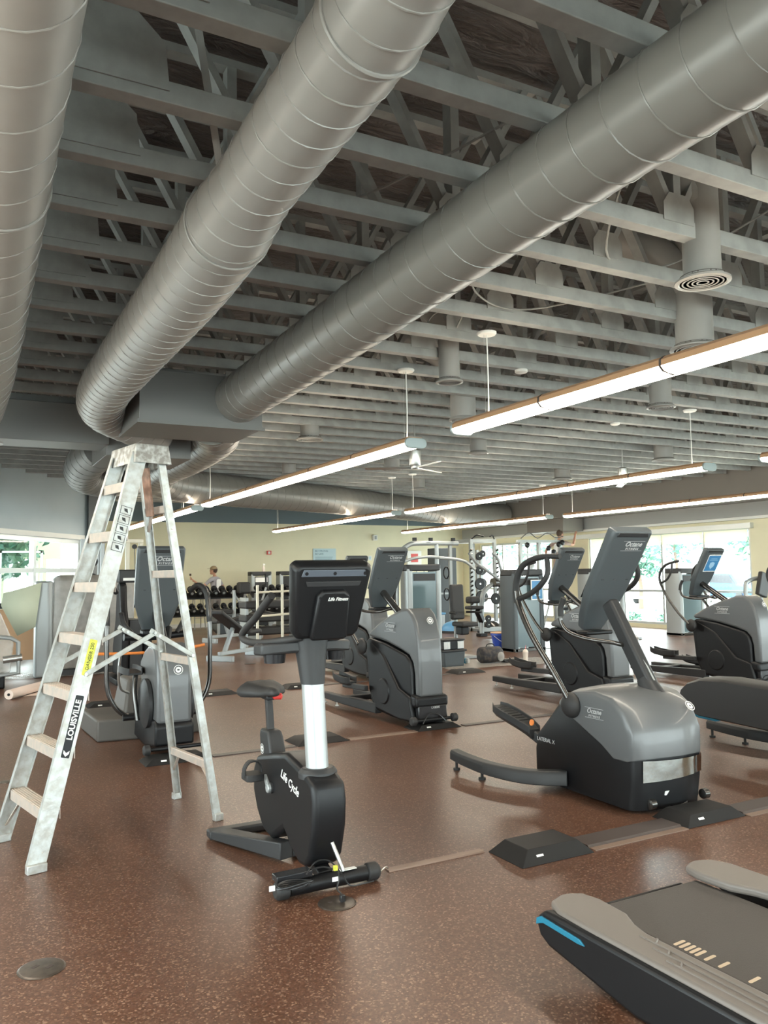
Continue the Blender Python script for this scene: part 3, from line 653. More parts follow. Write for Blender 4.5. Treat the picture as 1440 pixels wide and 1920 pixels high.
# ================================================================== EXERCISE BIKE
def bike():
    X0, Y0 = 1.63, 4.05
    t = thing('exercise_bike', 'black upright exercise bike with silver post on the open floor beside the ladder', 'exercise bike', (X0, Y0, 0))
    y = lambda v: v - Y0
    prof = [(3.63, .30), (3.62, .42), (3.64, .505), (3.72, .535), (3.86, .565), (4.0, .59), (4.16, .56), (4.30, .53), (4.44, .50), (4.50, .42), (4.50, .30), (4.44, .20), (4.34, .115), (4.22, .10), (4.12, .15), (4.03, .20), (3.93, .13), (3.83, .085), (3.74, .09), (3.68, .15)]
    P = [(y(a), z) for a, z in prof]
    hw = lambda q, z: .088 - .03 * max(0, -(q + .25)) / .17 - .02 * max(0, (.25 - z) / .25)
    hwl = lambda q, z: .088
    body = MB().side(P, lambda q, z: -.088, lambda q, z: .088).obj('body_shroud', 'black', t, .028, seg=4)
    MB().lathe([(.085, -.02), (.085, .01), (.07, .03), (.062, .03)], (0, y(3.775), .525), n=32, sy=1.15).obj('post_collar', 'char', body, .004)
    text('lettering', 'Life Cycle', .062, (-.0895, y(3.93), .455), (0, -1, -.22), (0, 0, 1), 'logowhite', body, shear=.25, bold=.001)
    # front post, silver below and black neck above
    MB().tube([(0, y(3.775), .50), (0, y(3.83), .96)], .056, 36).obj('post', 'silver', t)
    nk = []
    for z, cy, a, b_ in ((.955, 3.83, .061, .058), (.97, 3.832, .063, .06), (1.08, 3.845, .075, .07), (1.14, 3.85, .085, .078), (1.19, 3.85, .09, .08)):
        nk.append([V((a * math.cos(i * PI / 14), y(cy) + b_ * math.sin(i * PI / 14), z)) for i in range(28)])
    MB().loft(nk).obj('neck', 'char', t)
    # console: tapered screen housing, tilted so its top leans to the camera
    cu = V((0, -.30, .95)).normalized(); cr = V((1, 0, 0)); cn = cr.cross(cu)   # cn points to the rear (-y is front)
    cn = V((0, -1, 0)) - cu * V((0, -1, 0)).dot(cu); cn.normalize()
    co = V((.045, y(3.735), 1.375))
    def cp(a, b_, q): return co + cr * a + cu * b_ + cn * q
    out = []
    for w_, q in ((1.0, -.035), (1.0, .015), (.93, .045)):
        ring = [(-.215, .178), (-.19, .20), (.19, .20), (.215, .178), (.178, -.165), (.15, -.195), (-.15, -.195), (-.178, -.165)]
        out.append([cp(a * w_, b_ * (w_ if w_ < 1 else 1), q) for a, b_ in ring])
    con = MB().loft(out).obj('console', 'black', t, .012, seg=3)
    b = MB(); b.prism([(-.175, .135), (-.165, .17), (.165, .17), (.175, .135)], lambda a, c, q: cp(a, c, q), .04, .049); b.obj('top_trim', mat('blue_grey_satin_plastic', (.10, .115, .14), .3), con, .003)
    b = MB()
    for a in (-.15, 0, .165): b.lathe([(.009, 0), (.009, .002)], cp(a, .152, .049), cn, 14)
    b.obj('screw', 'gloss', con)
    b = MB(); b.prism([(-.14, .085), (-.15, .112), (.15, .112), (.14, .085)], lambda a, c, q: cp(a, c, q), .043, .052); b.obj('grip_recess', 'char', con, .003)
    pad = MB(); pr_ = [[cp(a * k, c_ * k2 - .055, q) for a, c_ in ((-.085, .10), (-.06, .125), (.06, .125), (.088, .10), (.100, -.115), (.088, -.135), (-.088, -.135), (-.100, -.115))] for k, k2, q in ((1, 1, .035), (1, 1, .062), (.9, .93, .074))]
    pad = pad.loft(pr_).obj('rear_cover', 'black', con, .006, seg=3)
    text('lettering', 'Life Fitness', .024, cp(.02, .028, .0755), cr, cu, 'logowhite', pad, shear=.3, bold=.0006)
    b = MB()
    for a, c in ((-.075, .035), (.075, .035), (-.085, -.17), (.085, -.17)): b.lathe([(.006, 0), (.006, .002)], cp(a, c, .072), cn, 10)
    b.obj('screw', 'gloss', pad)
    MB().prism([(-.17, -.14), (.17, -.14), (.165, .13), (-.165, .13)], lambda a, c, q: cp(a, c + .01, q), -.037, -.0345).obj('screen', 'gloss', con)
    # shelf with two bottle holders
    sh = MB(); sh.prism([(-.245, .02), (-.26, .10), (-.20, .17), (.20, .17), (.26, .10), (.245, .02), (.12, -.06), (-.12, -.06)], lambda a, c, q: V((a, c - .17 + .0, 1.13 + q - abs(a) * .12)), 0, .055); sh = sh.obj('tray', 'char', t, .01)
    for s in (-1, 1):
        b = MB(); b.lathe([(.040, -.045), (.052, -.045), (.058, .0), (.056, 0), (.045, -.035), (.03, -.035)], (s * .165, y(3.93), 1.105), (0, 0, 1), 28); b.obj('cup_holder', 'gloss', sh)
        # handlebar: out and back, then up and forward as a padded grip
        MB().tube([(s * .07, y(3.80), 1.19), (s * .15, y(3.86), 1.175), (s * .20, y(4.02), 1.155), (s * .225, y(4.17), 1.155), (s * .232, y(4.24), 1.175), (s * .23, y(4.20), 1.215), (s * .222, y(4.07), 1.275), (s * .21, y(3.95), 1.35), (s * .20, y(3.87), 1.40)], [.018, .022, .028, .034, .034, .031, .027, .024, .02], 14, smooth=5).obj('handlebar', 'blacksoft', t)
    # seat column
    b = MB(); b.loft([[V((sx * w_, y(cy) + sy * l_, z)) for sx, sy in ((-1, -1), (1, -1), (1, 1), (-1, 1))] for z, cy, w_, l_ in ((.42, 4.37, .05, .09), (.60, 4.43, .046, .075), (.635, 4.44, .040, .065))])
    b.obj('seat_column_cover', 'char', t, .014, seg=3)
    b = MB(); ring_logo(b, (-.0505, y(4.44), .53), (0, -1, 0), (0, 0, 1), .028); b.obj('emblem', 'logowhite', t)
    MB().beam((0, y(4.44), .60), (0, y(4.48), .84), .04, .034, up=(0, 1, 0)).obj('seat_post', 'blacksoft', t, .006)
    b = MB()
    for i in range(8): z = .645 + i * .024; b.cbox((.0205, y(4.445) + (z - .6) * .16 , z), (.0015, .012, .014))
    b.obj('height_scale', 'label', t, label='white notched height scale on the post')
    b = MB(); b.lathe([(.014, 0), (.022, .01), (.018, .05), (.006, .055)], (.01, y(4.43), .82), (1, -.6, -.1), 12); b.obj('adjuster_knob', 'red', t, label='red seat adjuster')
    # saddle
    rings = []
    for s_, w_, th, dz in ((0, .015, .02, .0), (.06, .028, .035, .004), (.2, .038, .045, .004), (.38, .055, .05, -.002), (.55, .095, .055, 0), (.72, .14, .062, .008), (.88, .142, .062, .014), (.97, .115, .05, .016), (1.0, .055, .02, .014)):
        yy = y(4.35) + s_ * .31; rg = []
        for i in range(20):
            a = 2 * PI * i / 20; c_, sn = math.cos(a), math.sin(a); droop = -.03 * abs(c_) ** 2 * (w_ / .12)
            rg.append(V((w_ * c_, yy, .845 + dz + (th * .5 * sn if sn > 0 else th * .75 * sn) + droop + (.012 if abs(c_) > .5 and w_ > .08 and sn > 0 else 0))))
        rings.append(rg)
    sd = MB().loft(rings).obj('saddle', 'blacksoft', t, ang=70)
    MB().cbox((0, y(4.47), .812), (.06, .10, .03)).obj('saddle_clamp', 'black', t, .005)
    # cranks and pedals
    cc = V((0, y(4.19), .375))
    for s in (-1, 1):
        c = cc + V((s * .105, 0, 0)); e = c + V((s * .01, .045 * s * -1 , .10 * (-s)))
        e = c + (V((0, .06, .055)) if s < 0 else V((0, -.06, -.055)))
        cr_ = MB().beam(c, e, .018, .034, up=(0, 1, 0), w2=.016, h2=.026).lathe([(.024, -.012), (.024, .014)], c, (1, 0, 0), 20).obj('crank', 'silver', t, .005)
        pd = MB(); pc = e + V((s * .065, .01, 0)); pd.loft([[pc + V((x * .048, yy * .06, z)) for x, yy in ((-1, -.8), (-.5, -1), (.5, -1), (1, -.8), (1, .8), (.5, 1), (-.5, 1), (-1, .8))] for z in (-.018, .018)]); pd = pd.obj('pedal', 'blacksoft', t, .005)
        MB().tube([pc + V((-.048, -.01, 0)), pc + V((-.045, -.012, .045)), pc + V((-.02, -.015, .078)), pc + V((.02, -.015, .078)), pc + V((.045, -.012, .045)), pc + V((.048, -.01, 0))], .006, 6, smooth=5).obj('toe_strap', 'blacksoft', pd)
        st = MB(); a = spline([pc + V((-.05, 0, 0)), pc + V((-.048, 0, .045)), pc + V((-.02, 0, .08)), pc + V((.02, 0, .08)), pc + V((.046, 0, .045)), pc + V((.05, 0, 0))], 5)
        st.loft([[p_ + V((0, yy, 0)) for yy in (-.025, .025)] for p_ in a], caps=False, closed=False); st.obj('strap_band', 'blacksoft', pd, recalc=False)
    MB().lathe([(.03, -.10), (.03, .10)], cc, (1, 0, 0), 20).obj('crank_hub', 'char', t)
    # base
    for s in (-1, 1):
        b = MB(); b.loft([[V((s * x, yy, z)) for x, yy, z in q] for q in (((.0, y(4.12), .02), (.075, y(4.10), .02), (.075, y(4.10), .11), (0, y(4.12), .11)), ((.20, y(4.70), .01), (.285, y(4.66), .01), (.285, y(4.66), .055), (.20, y(4.70), .06)))]); b.obj('rear_leg', 'char', t, .006)
    MB().box(-.29, .29, y(4.65), y(4.73), .008, .055).obj('rear_stabiliser', 'char', t, .012, seg=3)
    MB().beam((0, y(3.95), .14), (0, y(3.70), .055), .075, .05, up=(0, 0, 1)).beam((-.02, y(4.0), .16), (-.02, y(3.9), .10), .07, .05).obj('front_strut', 'black', t, .006)
    fb = MB().lathe([(.036, -.20), (.036, .20)], (0, y(3.665), .045), (1, 0, 0), 24).obj('front_stabiliser', 'black', t)
    for s in (-1, 1): MB().lathe([(.030, 0), (.043, .008), (.043, .055), (.032, .07)], (s * .20, y(3.665), .045), (s, 0, 0), 24).obj('transport_wheel', 'blacksoft', fb, .003)
    b = MB(); plate(b, (.10, y(3.655), .0825), (1, 0, 0), (0, 1, 0), .085, .03); b.obj('rating_label', 'label', fb)
    MB().tube([(.02, y(3.66), .22), (.04, y(3.63), .15), (.055, y(3.61), .095)], .010, 10, smooth=4).obj('cable_gland', 'steel', t)
    return t
bike()
t = thing('power_adapter', 'black power brick and coiled cables lying on the bike\'s front stabiliser', 'power adapter', (1.45, 3.62, .09))
MB().cbox((0, .05, .012), (.18, .065, .03), Matrix.Rotation(.02, 3, 'Z')).obj('brick', 'gloss', t, .004)
for i in range(5):
    r_ = .028 + .006 * i; b = MB(); pts = [V((-.02 + .075 * math.cos(a * PI / 12) * (1 + .05 * i), -.03 + (.018 + .004 * i) * math.sin(a * PI / 12), .0 + .006 * math.sin(a * PI / 6 + i) + i * .003 - .01)) for a in range(24)]
    b.tube(pts, .0042, 6, closed=True); b.obj('cable_coil', 'cable', t)
MB().tube([(.09, .04, .02), (.15, .02, .03), (.20, -.03, .01), (.17, -.08, -.04), (.18, -.11, -.06), (.17, -.13, -.075)], .004, 6, smooth=6).obj('lead', 'cable', t)
MB().tube([(.05, .0, .02), (.12, .05, .05), (.18, .03, .05), (.22, -.02, .0), (.25, -.05, -.05), (.32, -.04, -.06), (.40, -.0, -.075)], .0035, 6, smooth=6).obj('lead', 'cable', t)
b = MB(); b.cbox((-.13, -.03, 0), (.028, .002, .024)).cbox((.17, -.06, -.005), (.03, .002, .02)); b.obj('white_tag', 'label', t, label='two white cable tags')
b = MB(); b.cbox((.19, -.02, .03), (.018, .014, .022)); b.obj('yellow_tag', 'yellow', t, label='yellow cable tag')
MB().cbox((.17, -.135, -.065), (.022, .022, .03)).obj('plug', 'cable', t, .003)
def floor_disc(x, y, r, label, sockets=True):
    t = thing('floor_outlet', label, 'floor outlet', (x, y, 0), group='round floor outlets')
    MB().lathe([(r, .0005), (r, .003), (r * .93, .006), (r * .9, .0065)], n=36).obj('cover_disc', 'discm', t)
    if sockets:
        for dx, dy in ((-.25, .2), (.3, -.1)):
            b = MB(); b.cbox((dx * r, dy * r, .0068), (r * .32, r * .18, .0012), Matrix.Rotation(.6, 3, 'Z')); b.obj('socket_flap', 'stripdark', t)
floor_disc(.35, 3.51, .088, 'round bronze floor outlet in the bare floor at the lower left corner')
floor_disc(1.60, 3.50, .088, 'round bronze floor outlet with a plug in it, under the bike cables')
for x, y, r, lb in ((.42, 6.78, .05, 'seen past the left edge of the ladder'), (4.37, 16.6, .08, 'far floor beside the ladder leg'), (4.59, 13.5, .1, 'bare floor in front of the dumbbell racks'), (10.3, 12.6, .09, 'right of the blue bucket'), (9.0, 14.6, .1, 'in front of the weight stack')):
    floor_disc(x, y, r, 'small dark floor outlet, %s' % lb, False)
# ================================================================== CABLE RAMPS AND FLOOR STRIPS
def ramp(x, y, w_, d, label, tag_=True, h_=.048):
    t = thing('cable_ramp', label, 'cable ramp', (x, y, 0), group='rubber cable ramps')
    b = MB(); q = [(-w_ / 2, -d / 2), (w_ / 2, -d / 2), (w_ / 2, d / 2), (-w_ / 2, d / 2)]
    b.loft([[V((a, c, .001)) for a, c in q], [V((a * (1 - .15 / w_) , c * .66, h_)) for a, c in q]]); b.obj('ramp_body', 'rubberramp', t, .003)
    if tag_:
        n = V((0, -h_ , -.0)).normalized(); b = MB(); plate(b, (-w_ * .22, -d * .40, h_ * .55), (1, 0, 0), (0, .19 * d, h_), .045, .016, .002); b.obj('white_tag', 'label', t)
    return t
ramp(2.83, 3.56, .48, .30, 'black rubber cable ramp with a white tag, in the clear floor right of the bike', h_=.07)
ramp(4.05, 3.57, .50, .28, 'black rubber cable ramp in front of the large rounded elliptical', h_=.06)
ramp(1.68, 6.84, .54, .28, 'black rubber cable ramp at the foot of the machine behind the ladder')
ramp(2.98, 6.92, .50, .34, 'black rubber cable ramp behind the silver bike post')
ramp(4.20, 6.90, .50, .28, 'black rubber cable ramp at the nose of the middle elliptical', True)
ramp(6.9, 10.35, .52, .34, 'black rubber cable ramp in front of the stacked tool boxes')
ramp(3.05, 10.3, .5, .3, 'black rubber cable ramp behind the bike saddle')
ramp(4.2, 10.3, .5, .3, 'black rubber cable ramp behind the bike neck')
ramp(1.70, 10.15, .5, .3, 'black rubber cable ramp behind the step platform at the left')
ramp(9.3, 6.9, .5, .3, 'black rubber cable ramp under the far right elliptical nose', False)
def strip(x0, x1, y, w_, m, label, h_=.008):
    t = thing('floor_strip', label, 'floor strip', (x0, y, 0), group='floor cover strips')
    b = MB(); b.prism([(-w_ / 2, .0005), (w_ / 2, .0005), (w_ * .42, h_), (-w_ * .42, h_)], lambda a, z, q: (q, a, z), 0, x1 - x0); b.obj('strip', m, t)
    return t
strip(1.99, 2.57, 3.74, .05, 'stripmetal', 'narrow bronze floor strip between the bike and the first ramp')
tt = strip(3.09, 3.80, 3.56, .17, 'stripdark', 'wide dark floor cover strip between the two near ramps', .014)
MB().box(.0, .71, -.135, -.088, .0005, .005).obj('edge_flange', 'stripmetal', tt)
tt = strip(4.31, 6.6, 3.54, .17, 'stripdark', 'wide floor cover strip leaving the second ramp to the right', .014)
MB().box(.0, 2.29, -.135, -.088, .0005, .005).obj('edge_flange', 'stripmetal', tt)
strip(1.98, 2.72, 6.8, .09, 'stripdark', 'dark floor strip behind the bike pedals'); strip(3.24, 3.95, 6.8, .09, 'stripmetal', 'bronze floor strip right of the silver bike post'); strip(4.49, 6.4, 6.8, .09, 'stripdark', 'dark floor strip from the middle elliptical towards the right')
strip(3.3, 3.94, 10.3, .08, 'stripdark', 'thin floor strip behind the saddle, far row'); strip(4.46, 6.6, 10.3, .08, 'stripdark', 'thin floor strip in the far row behind the middle elliptical'); strip(1.96, 2.8, 10.25, .08, 'stripdark', 'thin floor strip behind the ladder in the far row')
# plug and black brick on the clear floor strip end
o = MB().tube([(1.90, 3.66, .03), (1.95, 3.68, .045), (1.985, 3.72, .02)], .004, 6, smooth=4).obj('power_lead', 'steel'); o['label'] = 'short pale cable from the bike to the bronze floor strip'; o['category'] = 'cable'
# ================================================================== ELLIPTICALS
def logo_plate(o, right, up, w_, parent, m='logo', shear=.3):
    r = V(right).normalized(); u = V(up).normalized(); n = r.cross(u).normalized(); o = V(o)
    text('lettering', 'Octane', w_ * .27, o + u * w_ * .07 + n * .001, r, u, m, parent, shear=shear, bold=w_ * .004)
    text('lettering', 'F I T N E S S', w_ * .12, o - u * w_ * .12 + n * .001, r, u, m, parent, shear=shear * .6, bold=w_ * .004)
    b = MB(); hh = w_ * .19
    for a0, a1, b0, b1 in ((-.52, .52, 1, 1.08), (-.52, .52, -1.08, -1)):
        b.add([o + r * w_ * a + u * hh * c + n * .001 for a, c in ((a0, b0), (a1, b0), (a1, b1), (a0, b1))], [(0, 1, 2, 3)])
    b.obj('logo_frame', m, parent)
def console_back(parent, top, bot, wt, wb_, th, m='consoleback', x=0., logo=True):
    # tall tapering console whose back faces -y; top, bot = (y, z)
    T = V((x, top[0], top[1])); B_ = V((x, bot[0], bot[1])); u = (T - B_).normalized(); L = (T - B_).length
    r = V((1, 0, 0)); n = r.cross(u); n = -n if n.y > 0 else n
    def cp(a, s, q): return B_ + r * a + u * (s * L) + n * q
    prof = [(1.0, wt * .94), (.985, wt), (.93, wt), (.55, wt * .98), (.35, wt * .93), (.12, wb_ * 1.15), (.0, wb_ * .8)]
    rings = []
    for q, k in ((-.02, 1.), (th * .6, 1.), (th, .92)):
        rg = [cp(w_ / 2 * k, s if k == 1 else .5 + (s - .5) * .985, q) for s, w_ in prof] + [cp(-w_ / 2 * k, s if k == 1 else .5 + (s - .5) * .985, q) for s, w_ in reversed(prof)]
        rings.append(rg)
    c = MB().loft(rings).obj('console', m, parent, .012, seg=3)
    MB().prism([(-wt * .46, .30), (wt * .46, .30), (wt * .46, .95), (-wt * .46, .95)], lambda a, s, q: cp(a, s, q), -.0235, -.0205).obj('screen', 'gloss', c)
    b = MB(); b.prism([(-wt * .40, .945), (-wt * .36, .985), (wt * .36, .985), (wt * .40, .945)], lambda a, s, q: cp(a, s, q), th * .8, th + .004); b.obj('top_recess', 'char', c, .004)
    b = MB()
    for a in (-wt * .30, 0, wt * .32): b.cbox(cp(a, .53, th + .0005), (.02, .004, .006))
    b.obj('vent_slot', 'black', c)
    if logo: logo_plate(cp(wt * .10, .86, th + .001), r, u, wt * .52, c)
    return c, cp
def octane(name, label, xc, y0=6.85, sticker=None, console_w=.36, handles=True, gap=False):
    t = thing(name, label, 'elliptical trainer', (xc, y0, 0), group='standing ellipticals of the middle row')
    gp = [(0, .30), (.0, .62), (.02, .85), (.07, 1.02), (.13, 1.10), (.21, 1.15), (.32, 1.145), (.55, 1.075), (.78, .985), (.97, .885), (1.0, .85), (.96, .83), (.78, .815), (.6, .79), (.35, .735), (.2, .69), (.135, .62), (.11, .52), (.10, .30)]
    sh = MB().side(gp, lambda a, c: -.135 - .055 * max(0, a - .1), lambda a, c: .135 + .055 * max(0, a - .1)).obj('shroud', 'shroud', t, .03, seg=4)
    bp = [(.03, .06), (.02, .29), (.115, .30), (.12, .54), (.15, .64), (.22, .69), (.6, .78), (.93, .825), (1.0, .78), (.97, .5), (.95, .28), (.86, .09), (.5, .05), (.2, .045)]
    bd = MB().side(bp, lambda a, c: -.15 - .06 * max(0, a), lambda a, c: .15 + .06 * max(0, a)).obj('body', 'black', t, .02, seg=3)
    for s in (-1, 1):
        fp = [(.03, .07), (.10, .30), (.32, .36), (.62, .66), (.90, .80), (.95, .72), (.93, .30), (.82, .10), (.3, .055)]
        b = MB(); b.side(fp, lambda a, c: s * .15, lambda a, c: s * (.205 + .0 * a)); b.obj('side_fairing', 'black', t, .02, seg=3)
        b = MB(); b.lathe([(.001, .03), (.12, .028), (.15, .0)], (s * .19, .62, .30), (s, 0, 0), 28); b.obj('crank_pod', 'black', t)
        logo_plate((s * .172, .52, .955), (0, s, 0), (0, 0, 1), .23, sh)
    b = MB(); ring_logo(b, (.01, .026, 1.035), (1, 0, 0), (0, .35, 1), .036); b.obj('emblem', 'logowhite', sh)
    MB().side([(-.01, .20), (-.012, .31), (.12, .33), (.12, .20)], -.185, .185).obj('nose_bumper', 'black', t, .03, seg=3)
    b = MB(); b.box(-.16, .16, -.012, .05, .06, .22); b.obj('power_bay', 'gloss', t, .01)
    text('lettering', 'LX8000', .03, (.03, -.0135, .20), (1, 0, 0), (0, 0, 1), 'logo', t)
    ax = MB().tube([(-.25, -.03, .09), (.25, -.03, .09)], .016, 12).obj('front_axle', 'black', t)
    for s in (-1, 1): MB().lathe([(.022, 0), (.040, .008), (.040, .05), (.03, .06)], (s * .20, -.03, .09), (s, 0, 0), 20).obj('transport_wheel', 'blacksoft', ax)
    MB().tube([(-.14, -.05, .06), (-.08, -.04, .13), (-.02, -.04, .15), (.05, -.045, .13), (.12, -.04, .07)], .006, 6, smooth=6).obj('power_cord', 'cable', t)
    # rails to the rear
    for s in (-1, 1):
        b = MB(); b.loft([[V((s * x, yy, z)) for x, yy, z in q] for q in (((.13, .80, .045), (.21, .80, .045), (.21, .80, .155), (.13, .80, .155)), ((.17, 1.6, .05), (.25, 1.6, .05), (.25, 1.6, .135), (.17, 1.6, .135)), ((.17, 2.12, .055), (.25, 2.12, .055), (.25, 2.12, .125), (.17, 2.12, .125)))]); b.obj('rear_rail', 'char', t, .01)
        for yy in (1.75, 2.08): MB().lathe([(.022, 0), (.022, .012), (.008, .014), (.008, .06)], (s * .21, yy, 0), n=14).obj('levelling_foot', 'steel' if yy > 2 else 'label', t)
    MB().box(-.18, .18, 1.55, 1.63, .07, .13).obj('cross_rail', 'char', t, .006)
    # pedals on their arms
    for s, dz, dy in ((-1, .16, .12), (1, .02, 0)):
        MB().beam((s * .25, .92, .20 + dz * .6), (s * .25, 1.35 + dy, .12 + dz), .05, .06, up=(0, 0, 1)).obj('pedal_arm', 'char', t, .01)
        pr_ = []
        for k, (yy, w_, z) in enumerate(((1.12, .045, .0), (1.16, .062, -.01), (1.3, .07, -.012), (1.48, .068, .008), (1.56, .045, .03))): pr_.append([V((s * .25 + a * w_, yy + dy, .17 + dz + z + c)) for a, c in ((-1, .055), (-1, -.01), (-.7, -.03), (.7, -.03), (1, -.01), (1, .055), (.86, .055), (.8, .005), (-.8, .005), (-.86, .055))])
        MB().loft(pr_).obj('pedal', 'char', t, .004)
        # moving handle from the pivot up to the closed grip loop
        MB().ell((s * .29, .93, .74), (.045, .085, .085), 18, 10).obj('pivot_cover', 'blacksoft', t)
        if handles:
            x = s * .33
            MB().tube([(x, .93, .76), (x, 1.10, .90), (x, 1.30, 1.13), (x, 1.41, 1.32)], .017, 10, smooth=6).obj('handle_tube', 'darksteel', t)
            g = MB(); g.tube([(x, 1.39, 1.29), (x, 1.415, 1.38), (x * .98, 1.39, 1.48), (x * .96, 1.30, 1.56), (x * .92, 1.16, 1.60), (x * .90, 1.09, 1.61)], .019, 10, smooth=5); g.tube([(x * .93, 1.20, 1.585), (x, 1.20, 1.47), (x, 1.28, 1.36), (x, 1.39, 1.31)], .016, 10, smooth=5)
            g.obj('grip_loop', 'blacksoft', t)
    # console post and fixed handlebars
    MB().tube([(-.0, .52, 1.03), (0, .98, 1.30)], .038, 18).obj('console_post', 'darksteel', t)
    for s in (-1, 1):
        MB().tube([(0, .76, 1.14), (s * .12, .84, 1.10), (s * .20, .98, 1.10), (s * .23, 1.10, 1.13), (s * .23, 1.15, 1.22), (s * .22, 1.12, 1.32)], .015, 10, smooth=6).obj('fixed_handlebar', 'darksteel', t)
        MB().tube([(s * .23, 1.15, 1.21), (s * .225, 1.14, 1.28), (s * .22, 1.11, 1.34)], .02, 10, smooth=4).obj('hand_grip', 'blacksoft', t)
    MB().cbox((0, 1.02, 1.12), (.26, .14, .035)).obj('tray', 'black', t, .01)
    c, cp = console_back(t, (.745, 1.775), (1.12, 1.14), console_w, .20, .05)
    if sticker:
        T, B_ = sticker
        b = MB(); b.prism(rrect(.25, .26, .012), lambda a, s, q: cp(a + .03, .72 + s / .735, q), .0515, .0525); b.obj('notice_border', 'label', c)
        b = MB(); b.prism(rrect(.225, .235, .008), lambda a, s, q: cp(a + .03, .72 + s / .735, q), .0525, .053); b.obj('notice', 'stickerblue', c, label='blue notice with a white shield')
        b = MB(); b.prism([(-.045, .02), (-.045, -.03), (0, -.075), (.045, -.03), (.045, .02), (0, .035)], lambda a, s, q: cp(a + .03, .70 + s / .735, q), .053, .0535); b.obj('shield_print', 'stickerpale', c)
        b = MB(); b.prism([(-.08, 0), (.08, 0), (.08, .008), (-.08, .008)], lambda a, s, q: cp(a + .03, .78 + s / .735, q), .053, .0535); b.prism([(-.06, 0), (.06, 0), (.06, .006), (-.06, .006)], lambda a, s, q: cp(a + .03, .81 + s / .735, q), .053, .0535); b.obj('notice_lines', 'stickerpale', c)
    return t
octane('elliptical_trainer', 'grey and black elliptical trainer in the middle, directly behind the bike console', 4.17)
octane('elliptical_trainer', 'grey and black elliptical trainer partly hidden behind the big rounded one', 6.65)
octane('elliptical_trainer', 'elliptical trainer at the right with a blue notice on its console', 9.13, sticker=(1, 1))
octane('elliptical_trainer', 'elliptical trainer cut by the right edge, only its handle loop in view', 11.42)
# further one seen only by its console behind the middle elliptical
octane('elliptical_trainer', 'elliptical trainer in the third row, its console peeking over the bike console', 5.45, 10.3)
